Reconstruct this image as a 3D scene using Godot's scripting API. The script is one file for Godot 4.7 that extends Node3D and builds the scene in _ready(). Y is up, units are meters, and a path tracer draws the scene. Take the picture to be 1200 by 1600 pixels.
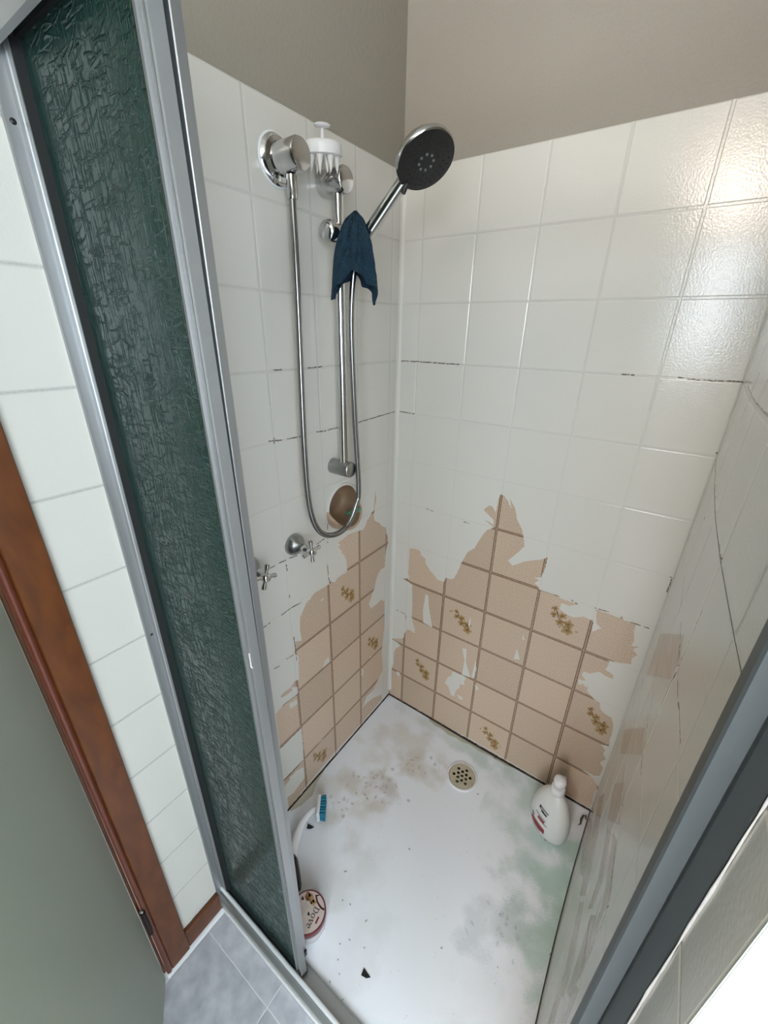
extends Node3D
# A small shower cubicle seen from its doorway. Left wall x = 0, back wall z = 0, tray at y = 0, bathroom floor at y = -0.07.

const PEEL_BACK := [[363,1011,376,1005,388,990,399,974,390,1002,409,978,418,948,431,930,438,917,447,893,452,870,434,841,412,809,427,796,458,822,486,836,507,847,519,857,519,834,516,805,511,788,495,782,509,777,498,764,509,757,516,747,544,747,567,748,576,742,596,743,620,741,602,729,580,728,579,707,602,697,618,696,643,710,668,707,673,673,692,693,678,702,670,736,669,745,699,746,725,744,729,752,736,741,747,743,764,743,764,723,772,691,769,672,786,679,775,663,789,652,779,635,782,616,760,607,727,599,733,596,729,566,750,559,753,545,732,545,716,551,695,530,679,530,676,514,691,502,683,495,672,498,674,475,694,486,703,475,677,486,700,485,701,465,725,447,740,444,747,420,762,412,780,409,788,389,792,360,791,332,796,302,774,293,790,280,787,261,798,246,787,220,799,206,798,169,784,156,742,157,783,143,805,119,798,87,802,32,799,9,519,11,371,11,221,3,71,2,-1,3,6,36,11,105,8,140,19,182,19,239,26,262,50,294,27,302,3,304,61,334,65,359,77,388,85,388,111,383,108,404,96,438,93,456,93,522,88,579,90,594,46,605,74,614,69,637,70,739,95,744,113,740,116,724,133,719,136,701,153,680,171,667,185,652,211,654,216,673,238,674,247,685,257,711,265,747,282,792,304,817,324,866,338,890,356,902,325,918,339,916,354,911,353,926,333,939,318,949,332,968,344,967,355,951,358,983,345,982,357,984,358,995]]
const KEEP_BACK := [[144,577,156,574,161,531,181,446,143,449,138,499],[303,415,319,420,323,361,346,304,313,296,317,366],[277,293,311,295,332,294,325,271,328,257,308,247,312,232,298,211,295,180,281,176,266,211,251,218,262,256,275,269],[302,194,325,195,330,181,315,179],[356,389,363,358,361,312,349,304,353,352],[318,560,322,538,320,508,314,526],[32,148,53,151,45,122],[366,283,382,274,371,256],[484,510,499,473,479,464],[494,575,501,555,494,552]]
const PEEL_LEFT := [[112,974,105,937,113,916,117,883,112,866,85,847,76,834,49,817,47,814,46,795,31,773,30,751,42,730,48,701,49,659,76,661,91,650,102,630,114,599,144,556,130,527,96,527,66,531,47,509,46,450,46,382,53,328,57,287,58,265,48,176,67,161,86,147,112,121,156,125,185,91,156,89,112,78,53,44,52,18,196,13,348,21,496,17,496,85,495,151,490,210,490,292,489,387,491,435,493,486,484,487,481,524,478,573,490,590,484,630,461,618,464,656,460,698,430,734,417,735,412,740,400,746,371,744,336,742,336,751,312,735,302,744,278,744,255,743,255,757,258,787,265,807,283,824,275,823,296,854,278,843,293,863,270,864,251,870,236,869,174,858,165,863,155,881,132,897,118,906],[578,436,556,445,491,440,485,390,486,294,534,296,577,293,578,375],[578,153,496,147,498,116,531,135,565,124,581,120],[574,60,545,48,521,57,497,60,495,14,572,4],[556,486,537,488,515,484,509,469,534,471,552,477],[517,486,499,495,487,490,489,464]]
const KEEP_LEFT := [[356,479,352,453,383,452,374,475],[187,293,173,276,177,249,190,263],[135,318,125,304,135,301],[373,709,366,710,368,701,377,703],[397,147,430,149,413,153],[528,430,498,421,497,402,523,407],[558,138,520,126,516,111,549,117]]
const PEEL_RIGHT := [[233,888,501,1068,536,1053,531,1014,256,796],[190,570,486,877,540,876,296,602],[390,622,492,755,508,746,577,763,460,607,429,622]]
const STREAK_RIGHT := [[166,287,279,446,422,509,541,498,483,386,321,358],[484,624,541,691,611,669,617,608,591,555,577,624],[554,711,589,749,667,759,682,742,663,693,623,709],[508,410,546,486,619,487,668,430,637,366],[621,597,653,663,690,619,696,511,670,459,650,541],[658,682,675,727,692,661,699,583,681,544],[591,421,607,460,677,355,642,246],[698,560,716,597,729,520,705,444],[-77,-120,36,86,269,307,451,397,381,287]]
const CRACK_BACK := [[66,1351,198,1350],[6,1350,66,1351],[12,1202,65,1201],[593,1351,618,1351],[700,1352,731,1350,806,1351],[128,903,149,900],[258,894,278,893],[26,454,67,452,67,431],[49,604,76,604],[0,304,37,304],[798,901,811,899],[665,749,696,751],[751,743,795,743],[604,748,620,742],[804,896,803,859],[804,1208,812,1212]]
const CRACK_LEFT := [[476,1352,455,1351],[375,1350,330,1351],[11,1202,193,1197],[269,1197,335,1197,358,1200],[413,1199,453,1200],[492,1209,493,1198],[508,1206,472,1201],[480,898,454,893],[514,899,491,897],[542,898,526,898],[492,888,490,865],[491,790,490,782],[581,745,561,746],[522,746,488,748],[488,748,453,744],[341,809,340,772,334,742],[564,594,546,591],[520,594,492,591],[489,651,487,615,485,558],[380,895,349,898],[336,893,337,881],[440,891,405,890],[333,940,335,920],[556,445,491,438],[577,293,488,294],[578,153,496,147]]
const CRACK_RIGHT := [[170,1359,345,1355,495,1355],[289,1386,275,1319],[252,1208,279,1205],[315,1207,322,1204],[258,1151,270,1152],[488,1203,522,1204],[531,1205,554,1204],[272,1043,383,1046],[384,1043,386,1017],[442,1050,488,1050,539,1045],[546,1045,600,1045],[611,1047,626,1050,678,1055],[549,1139,549,1118],[549,1113,543,1048],[543,1037,534,968],[535,959,537,944],[468,886,519,894,540,876,585,882],[429,723,460,725,487,727],[233,888,276,886],[166,804,208,748,267,743],[682,749,691,710],[513,761,592,770,644,747],[638,686,658,637,700,614,721,601],[686,700,700,614]]
const FLOWER_BACK := [[291,528],[150,230],[590,675],[745,377],[450,75]]
const FLOWER_LEFT := [[256,664],[117,368],[422,87]]

const TOP := 1.8          # height of the tiling
const CEIL := 2.33
const FLOOR := -0.07
const W := 0.806          # width of the cubicle
const FRONT := 3.4
const RET := 0.905        # where the right wall ends and turns
const COLS_LEFT := [0.0, 0.043, 0.193, 0.343, 0.493, 0.643, 0.793, 0.943]
const COLS_BACK := [0.0, 0.065, 0.215, 0.365, 0.515, 0.665, 0.806]
const COLS_RIGHT := [0.0, 0.09, 0.24, 0.395, 0.545, 0.695, 0.845, 0.905]
const COLS_RETURN := [0.0, 0.15, 0.3, 0.45]
const TW := 1024
const TH := 2048

var M := {}
var rng := RandomNumberGenerator.new()
var taken := {}


class Geo:
	var v := PackedVector3Array()
	var n := PackedVector3Array()
	var t := PackedVector2Array()
	var i := PackedInt32Array()

	func vert(p: Vector3, nn: Vector3, uv := Vector2.ZERO) -> int:
		v.append(p)
		n.append(nn)
		t.append(uv)
		return v.size() - 1

	func tri(a: int, b: int, c: int) -> void:
		var f := (v[b] - v[a]).cross(v[c] - v[a])
		if f.dot(n[a] + n[b] + n[c]) > 0.0:
			i.append_array([a, c, b])
		else:
			i.append_array([a, b, c])

	func quad(p: Array, out: Vector3, uv := []) -> void:
		var f: Vector3 = (p[1] - p[0]).cross(p[2] - p[0])
		if f.length() < 1e-14:
			f = (p[2] - p[0]).cross(p[3] - p[0])
		f = f.normalized()
		if f.dot(out) < 0.0:
			f = -f
		var k := []
		for j in 4:
			k.append(vert(p[j], f, uv[j] if uv else Vector2.ZERO))
		tri(k[0], k[1], k[2])
		tri(k[0], k[2], k[3])

	func box(c: Vector3, s: Vector3, ch := 0.0, b := Basis()) -> Geo:
		var h := s * 0.5
		ch = minf(ch, minf(h.x, minf(h.y, h.z)) * 0.9)
		var ax := [Vector3.RIGHT, Vector3.UP, Vector3.BACK]
		for a in 3:
			var e: int = (a + 1) % 3
			var g: int = (a + 2) % 3
			for sg in [-1.0, 1.0]:
				var o: Vector3 = ax[a] * h[a] * sg
				var u: Vector3 = ax[e] * (h[e] - ch)
				var w: Vector3 = ax[g] * (h[g] - ch)
				quad([c + b * (o - u - w), c + b * (o + u - w), c + b * (o + u + w), c + b * (o - u + w)], b * (ax[a] * sg), [Vector2(0, 0), Vector2(1, 0), Vector2(1, 1), Vector2(0, 1)])
				if ch > 0.0:
					for s2 in [-1.0, 1.0]:
						var p0: Vector3 = ax[a] * h[a] * sg + ax[e] * (h[e] - ch) * s2
						var p1: Vector3 = ax[a] * (h[a] - ch) * sg + ax[e] * h[e] * s2
						quad([c + b * (p0 - w), c + b * (p1 - w), c + b * (p1 + w), c + b * (p0 + w)], b * (ax[a] * sg + ax[e] * s2))
		if ch > 0.0:
			for x in [-1.0, 1.0]:
				for y in [-1.0, 1.0]:
					for z in [-1.0, 1.0]:
						var nn := (b * Vector3(x, y, z)).normalized()
						var q0 := vert(c + b * Vector3(x * h.x, y * (h.y - ch), z * (h.z - ch)), nn)
						var q1 := vert(c + b * Vector3(x * (h.x - ch), y * h.y, z * (h.z - ch)), nn)
						var q2 := vert(c + b * Vector3(x * (h.x - ch), y * (h.y - ch), z * h.z), nn)
						tri(q0, q1, q2)
		return self

	# profile of (radius, height) turned round the local y axis of xf; sharp corners stay sharp; sx squeezes the section along local z
	func lathe(profile: Array, seg: int, xf := Transform3D(), sz := 1.0) -> Geo:
		var m := profile.size()
		var ns := []
		for k in m - 1:
			var d: Vector2 = profile[k + 1] - profile[k]
			ns.append(Vector2(d.y, -d.x).normalized())
		for k in m - 1:
			var na: Vector2 = ns[k]
			var nb: Vector2 = ns[k]
			if k > 0 and ns[k - 1].dot(ns[k]) > 0.6:
				na = (ns[k - 1] + ns[k]).normalized()
			if k < m - 2 and ns[k + 1].dot(ns[k]) > 0.6:
				nb = (ns[k + 1] + ns[k]).normalized()
			var first := v.size()
			for j in seg + 1:
				var a := TAU * j / seg
				var ca := cos(a)
				var sa := sin(a)
				for e in 2:
					var p: Vector2 = profile[k + e]
					var nn: Vector2 = na if e == 0 else nb
					vert(xf * Vector3(p.x * ca, p.y, p.x * sa * sz), (xf.basis * Vector3(nn.x * ca, nn.y, nn.x * sa / sz)).normalized(), Vector2(float(j) / seg, float(k + e) / (m - 1)))
			for j in seg:
				var q := first + j * 2
				tri(q, q + 1, q + 3)
				tri(q, q + 3, q + 2)
		return self

	func tube(path: Array, rad: Variant, seg := 12, caps := true) -> Geo:
		var m := path.size()
		var up := Vector3.UP
		var d0: Vector3 = (path[1] - path[0]).normalized()
		if absf(d0.dot(up)) > 0.9:
			up = Vector3.RIGHT
		var side := d0.cross(up).normalized()
		var first := v.size()
		var run := 0.0
		for k in m:
			var d: Vector3 = (path[mini(k + 1, m - 1)] - path[maxi(k - 1, 0)]).normalized()
			side = (side - d * side.dot(d)).normalized()
			var other := d.cross(side)
			var r: float = rad[k] if rad is Array or rad is PackedFloat32Array else rad
			if k > 0:
				run += path[k].distance_to(path[k - 1])
			for j in seg + 1:
				var a := TAU * j / seg
				var nn := side * cos(a) + other * sin(a)
				vert(path[k] + nn * r, nn, Vector2(float(j) / seg, run * 10.0))
		for k in m - 1:
			for j in seg:
				var q := first + k * (seg + 1) + j
				tri(q, q + 1, q + seg + 2)
				tri(q, q + seg + 2, q + seg + 1)
		if caps:
			for e in 2:
				var k: int = 0 if e == 0 else m - 1
				var d: Vector3 = (path[1] - path[0]).normalized() * -1.0 if e == 0 else (path[m - 1] - path[m - 2]).normalized()
				var c := vert(path[k], d)
				var f := v.size()
				for j in seg + 1:
					vert(v[first + k * (seg + 1) + j], d)
				for j in seg:
					tri(c, f + j, f + j + 1)
		return self

	# a smooth grid of rows of points, optionally closed round
	func sheet(rows: Array, closed := false, uvs := []) -> Geo:
		var h := rows.size()
		var w: int = rows[0].size()
		var first := v.size()
		for r in h:
			for c in w:
				var c0: int = (c - 1 + w) % w if closed else maxi(c - 1, 0)
				var c1: int = (c + 1) % w if closed else mini(c + 1, w - 1)
				var du: Vector3 = rows[r][c1] - rows[r][c0]
				var dv: Vector3 = rows[mini(r + 1, h - 1)][c] - rows[maxi(r - 1, 0)][c]
				var nn := du.cross(dv)
				if nn.length() < 1e-12:
					nn = Vector3.UP * 1e-3
				vert(rows[r][c], nn.normalized(), uvs[r][c] if uvs else Vector2(float(c) / maxi(1, w - 1), float(r) / maxi(1, h - 1)))
		for r in h - 1:
			for c in (w if closed else w - 1):
				var a := first + r * w + c
				var b := first + r * w + (c + 1) % w
				tri(a, b, b + w)
				tri(a, b + w, a + w)
		return self

	# flat outline (in the plane of e0, e1 at o) pulled along the vector d
	func prism(poly: Array, o: Vector3, e0: Vector3, e1: Vector3, d: Vector3) -> Geo:
		var pp := PackedVector2Array(poly)
		var idx := Geometry2D.triangulate_polygon(pp)
		for e in 2:
			var nn := d.normalized() * (-1.0 if e == 0 else 1.0)
			var f := v.size()
			for q in pp:
				vert(o + e0 * q.x + e1 * q.y + d * e, nn, q)
			for k in range(0, idx.size(), 3):
				tri(f + idx[k], f + idx[k + 1], f + idx[k + 2])
		var cw := Geometry2D.is_polygon_clockwise(pp)
		for k in pp.size():
			var a: Vector2 = pp[k]
			var b: Vector2 = pp[(k + 1) % pp.size()]
			var o2 := Vector2(b.y - a.y, a.x - b.x) * (-1.0 if cw else 1.0)
			var pa := o + e0 * a.x + e1 * a.y
			var pb := o + e0 * b.x + e1 * b.y
			quad([pa, pb, pb + d, pa + d], e0 * o2.x + e1 * o2.y)
		return self

	func mesh() -> ArrayMesh:
		var arr := []
		arr.resize(Mesh.ARRAY_MAX)
		arr[Mesh.ARRAY_VERTEX] = v
		arr[Mesh.ARRAY_NORMAL] = n
		arr[Mesh.ARRAY_TEX_UV] = t
		arr[Mesh.ARRAY_INDEX] = i
		var m := ArrayMesh.new()
		m.add_surface_from_arrays(Mesh.PRIMITIVE_TRIANGLES, arr)
		return m


func numbered(called: String) -> String:
	var k: int = taken.get(called, 0)
	taken[called] = k + 1
	return called if k == 0 else "%s_%03d" % [called, k]


func thing(called: String, label: String, category: String, group := "") -> Node3D:
	var o := Node3D.new()
	o.name = numbered(called)
	add_child(o)
	o.set_meta("label", label)
	o.set_meta("category", category)
	if group:
		o.set_meta("group", group)
	return o


func struct(called: String, label := "") -> Node3D:
	var o := Node3D.new()
	o.name = numbered(called)
	add_child(o)
	o.set_meta("kind", "structure")
	if label:
		o.set_meta("label", label)
	return o


func part(parent: Node, called: String, g: Geo, m: Material, label := "") -> MeshInstance3D:
	var o := MeshInstance3D.new()
	o.mesh = g.mesh()
	o.mesh.surface_set_material(0, m)
	o.name = called
	parent.add_child(o, true)
	if label:
		o.set_meta("label", label)
	return o


func mat(c: Color, rough := 0.5, metal := 0.0) -> StandardMaterial3D:
	var m := StandardMaterial3D.new()
	m.albedo_color = c
	m.roughness = rough
	m.metallic = metal
	return m


func noise_tex(freq: float, size: int, sd: int, oct := 3, ramp: Gradient = null) -> NoiseTexture2D:
	var f := FastNoiseLite.new()
	f.seed = sd
	f.noise_type = FastNoiseLite.TYPE_SIMPLEX_SMOOTH
	f.frequency = freq
	f.fractal_octaves = oct
	var t := NoiseTexture2D.new()
	t.width = size
	t.height = size
	t.seamless = true
	t.noise = f
	if ramp:
		t.color_ramp = ramp
	return t


func ramp2(a: Color, b: Color) -> Gradient:
	var g := Gradient.new()
	g.set_color(0, a)
	g.set_color(1, b)
	return g


func triplanar(m: StandardMaterial3D, scale: float) -> StandardMaterial3D:
	m.uv1_triplanar = true
	m.uv1_world_triplanar = true
	m.uv1_scale = Vector3.ONE * scale
	return m


func relief(m: StandardMaterial3D, tex: Texture2D, cm: float) -> StandardMaterial3D:
	m.heightmap_enabled = true
	m.heightmap_texture = tex
	m.heightmap_scale = cm
	return m


# ---------------------------------------------------------------- painting the wall surfaces

class Canvas:
	var w: int
	var h: int
	var sx: float      # pixels per metre
	var sy: float
	var top: float
	var rgb: PackedByteArray
	var hgt: PackedByteArray
	var mask: PackedByteArray
	var grain: PackedByteArray
	var nz := FastNoiseLite.new()

	func _init(pw: int, ph: int, wide: float, high: float, base: Color, sd: int, peel := 0) -> void:
		w = pw
		h = ph
		sx = pw / wide
		sy = ph / high
		top = high
		var im := Image.create_empty(w, h, false, Image.FORMAT_RGB8)
		im.fill(base)
		rgb = im.get_data()
		nz.seed = sd
		nz.frequency = 0.12
		var f := FastNoiseLite.new()
		f.seed = sd + 5
		f.frequency = 0.16
		f.fractal_octaves = 2
		grain = f.get_image(w, h).get_data()
		hgt = grain.duplicate()
		mask = PackedByteArray()
		mask.resize(w * h)

	func px(x: float) -> float:
		return x * sx

	func py(y: float) -> float:
		return (top - y) * sy

	func scan(poly: Array, value: int, rough := 2.2) -> void:   # poly in mm: s, y, s, y ...
		var pts := PackedVector2Array()
		for k in range(0, poly.size(), 2):
			pts.append(Vector2(px(poly[k] * 0.001), py(poly[k + 1] * 0.001)))
		var lo := 1e9
		var hi := -1e9
		for p in pts:
			lo = minf(lo, p.y)
			hi = maxf(hi, p.y)
		for y in range(maxi(0, int(lo)), mini(h - 1, int(hi) + 1) + 1):
			var xs := []
			var yy := y + 0.5
			for k in pts.size():
				var a := pts[k]
				var b := pts[(k + 1) % pts.size()]
				if (a.y <= yy) != (b.y <= yy):
					var x := a.x + (yy - a.y) / (b.y - a.y) * (b.x - a.x)
					xs.append(x + nz.get_noise_2d(x * 0.7, y * 1.9) * rough * 2.0)
			xs.sort()
			for k in range(0, xs.size() - 1, 2):
				for x in range(clampi(int(xs[k] + 0.5), 0, w), clampi(int(xs[k + 1] + 0.5), 0, w)):
					mask[y * w + x] = value

	func mixpx(at: int, c: Color, a: float) -> void:
		var q := at * 3
		rgb[q] = int(lerpf(rgb[q], c.r8, a))
		rgb[q + 1] = int(lerpf(rgb[q + 1], c.g8, a))
		rgb[q + 2] = int(lerpf(rgb[q + 2], c.b8, a))

	# ragged stroke along a polyline in mm
	func stroke(line: Array, c: Color, mm: float, gaps := 0.0, only := -1) -> void:
		for k in range(0, line.size() - 2, 2):
			var a := Vector2(line[k], line[k + 1]) * 0.001
			var b := Vector2(line[k + 2], line[k + 3]) * 0.001
			var steps := int(a.distance_to(b) / 0.0006) + 1
			for s in steps + 1:
				var p := a.lerp(b, float(s) / steps)
				var nn := nz.get_noise_2d(p.x * 900.0, p.y * 900.0)
				if nn < gaps - 1.0:
					continue
				var r := mm * 0.0005 * (1.0 + 0.7 * nn)
				var wob := nz.get_noise_2d(p.y * 400.0 + 50.0, p.x * 400.0) * 0.0012
				var cx := px(p.x + wob)
				var cy := py(p.y + wob)
				for y in range(maxi(0, int(cy - r * sy)), mini(h - 1, int(cy + r * sy)) + 1):
					for x in range(maxi(0, int(cx - r * sx)), mini(w - 1, int(cx + r * sx)) + 1):
						var at := y * w + x
						if only < 0 or mask[at] == only:
							mixpx(at, c, 0.85)

	func disc(cx: float, cy: float, rx: float, ry: float, turn: float, c: Color, a: float, only := -1, ragged := 0.35) -> void:   # metres
		var r := maxf(rx, ry)
		var ct := cos(turn)
		var sn := sin(turn)
		for y in range(maxi(0, int(py(cy + r))), mini(h - 1, int(py(cy - r))) + 1):
			for x in range(maxi(0, int(px(cx - r))), mini(w - 1, int(px(cx + r))) + 1):
				var dx := x / sx - cx
				var dy := (top - y / sy) - cy
				var u := (dx * ct + dy * sn) / rx
				var q := (-dx * sn + dy * ct) / ry
				var at := y * w + x
				if u * u + q * q < 1.0 + ragged * (grain[at] / 127.0 - 1.0) and (only < 0 or mask[at] == only):
					mixpx(at, c, a)

	func color_tex() -> ImageTexture:
		return ImageTexture.create_from_image(Image.create_from_data(w, h, false, Image.FORMAT_RGB8, rgb))

	func height_tex() -> ImageTexture:
		return ImageTexture.create_from_image(Image.create_from_data(w, h, false, Image.FORMAT_L8, hgt))


func paint_wall(wide: float, cols: Array, peel: Array, keep: Array, cracks: Array, flowers: Array, sd: int, thin: Array, streaks: Array, hand := 1.0) -> StandardMaterial3D:
	var white := Color8(214, 211, 204)
	var c := Canvas.new(TW, TH, wide, TOP, white, sd)
	for p in peel:
		c.scan(p, 1)
	for p in keep:
		c.scan(p, 0, 1.4)
	# distance of every pixel column and row to its nearest joint, in mm
	var ds := PackedFloat32Array()
	var cell := PackedInt32Array()
	ds.resize(TW)
	cell.resize(TW)
	for x in TW:
		var s := (x + 0.5) / c.sx
		var best := 1.0
		for k in cols.size():
			best = minf(best, absf(s - cols[k]))
			if s >= cols[k]:
				cell[x] = k
		ds[x] = best * 1000.0
	var dark := Color8(62, 38, 26)
	var mid := Color8(164, 136, 112)
	for y in range(int(c.py(1.06)), TH):
		var hy := TOP - (y + 0.5) / c.sy
		var dy := absf(hy - roundf(hy / 0.15) * 0.15) * 1000.0
		var row := int(hy / 0.15)
		for x in TW:
			var at := y * TW + x
			if c.mask[at] == 1:
				var g := c.grain[at] / 255.0
				var tone := 0.95 + 0.09 * fposmod(sin(row * 12.9 + cell[x] * 78.2 + sd) * 437.5, 1.0)
				var sp := tone + (g - 0.5) * 0.16
				var q := at * 3
				c.rgb[q] = clampi(int(201 * sp), 0, 255)
				c.rgb[q + 1] = clampi(int(178 * sp), 0, 255)
				c.rgb[q + 2] = clampi(int(157 * sp), 0, 255)
				var d := minf(ds[x], dy)
				if d < 3.7:
					if d > 2.1 + (g - 0.5) * 1.6:
						c.mixpx(at, dark, 0.85)
					else:
						c.mixpx(at, mid, 0.75)
				c.hgt[at] = int(g * 26)
			else:
				c.hgt[at] = 90 + int(c.hgt[at] * 0.24)
	for y in range(0, int(c.py(1.06))):
		for x in TW:
			var at := y * TW + x
			c.hgt[at] = 90 + int(c.hgt[at] * 0.24)
	# old grout showing greyer than the paint along the joints
	for y in TH:
		var hy := TOP - (y + 0.5) / c.sy
		var dy := absf(hy - roundf(hy / 0.15) * 0.15) * 1000.0
		for x in TW:
			var d := minf(ds[x], dy)
			if d < 2.2:
				var at := y * TW + x
				if c.mask[at] == 0:
					var outside := x / c.sx > 0.80 and wide > 0.85
					c.mixpx(at, Color8(150, 150, 148), (0.55 if outside else (0.20 if hy > 1.28 else 0.07)) * (1.0 - 0.3 * d) * (0.6 + 0.8 * c.grain[at] / 255.0))
	# paint worn thin, so that the tile shows through
	for p in thin:
		c.scan(p, 2, 1.5)
	for p in streaks:
		c.scan(p, 3, 1.5)
	if thin or streaks:
		var long := FastNoiseLite.new()
		long.seed = sd + 9
		long.frequency = 0.02
		for at in TW * TH:
			if c.mask[at] >= 2:
				var x := at % TW
				var y := at / TW
				var k := 0.35 + 0.35 * long.get_noise_2d(x * 0.35, y * 6.0)
				c.mixpx(at, Color8(168, 142, 124) if c.mask[at] == 2 else Color8(146, 126, 108), clampf(k + (0.22 if c.mask[at] == 3 else 0.0), 0.0, 0.9))
	# printed sprays of blossom on some of the old tiles
	for f in flowers:
		var o := Vector2(f[0], f[1]) * 0.001
		var fr := RandomNumberGenerator.new()
		fr.seed = int(f[0] + f[1] * 3)
		var dir := Vector2(0.72 * hand, -0.69)
		var across := Vector2(0.69 * hand, 0.72)
		var stem := []
		for k in 9:
			var p := o + dir * (k - 4) * 0.0105 + across * sin(k * 1.3) * 0.005
			stem.append_array([p.x * 1000.0, p.y * 1000.0])
		c.stroke(stem, Color8(112, 84, 48), 1.6, 0.0, 1)
		for k in 6:
			var q := o + dir * (k - 2.6) * 0.0145 + across * (0.009 if k % 2 == 0 else -0.009) * fr.randf_range(0.6, 1.2)
			c.stroke([(o + dir * (k - 2.6) * 0.013).x * 1000.0, (o + dir * (k - 2.6) * 0.013).y * 1000.0, q.x * 1000.0, q.y * 1000.0], Color8(112, 84, 48), 1.3, 0.0, 1)
			var rr := 0.0080 * (0.55 + 0.12 * k)
			for j in 5:
				var a := TAU * j / 5.0 + k
				c.disc(q.x + cos(a) * rr, q.y + sin(a) * rr, rr * 0.8, rr * 0.6, a, Color8(146, 113, 60), 0.72, 1, 1.1)
			c.disc(q.x, q.y, rr * 0.45, rr * 0.45, 0.0, Color8(104, 78, 40), 0.8, 1)
		for k in 7:
			var q := o + dir * fr.randf_range(-0.05, 0.05) + across * fr.randf_range(-0.02, 0.02)
			c.disc(q.x, q.y, 0.005, 0.0016, fr.randf() * 3.0, Color8(118, 92, 52), 0.7, 1)
	for k in cracks:
		c.stroke(k, Color8(96, 84, 74), 1.25, 0.78)
	# the dirty joint above the tray
	c.stroke([0.0, 1.5, wide * 1000.0, 1.5], Color8(58, 38, 26), 5.0, 0.3)
	var m := StandardMaterial3D.new()
	m.albedo_texture = c.color_tex()
	m.texture_repeat = false
	m.roughness = 0.19
	relief(m, c.height_tex(), 0.06)
	return m


# s along the wall, y up, d out of the wall
func on_left(s: float, y: float, d: float) -> Vector3:
	return Vector3(d, y, s)


func on_back(s: float, y: float, d: float) -> Vector3:
	return Vector3(s, y, d)


func bow(s: float) -> float:      # the old right wall bellies inwards a little
	return W - 0.012 * sin(PI * clampf(s / 0.84, 0.0, 1.0))


func on_right(s: float, y: float, d: float) -> Vector3:
	return Vector3(bow(s) - d, y, s)


func on_return(s: float, y: float, d: float) -> Vector3:
	return Vector3(W + s, y, RET + d)


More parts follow.
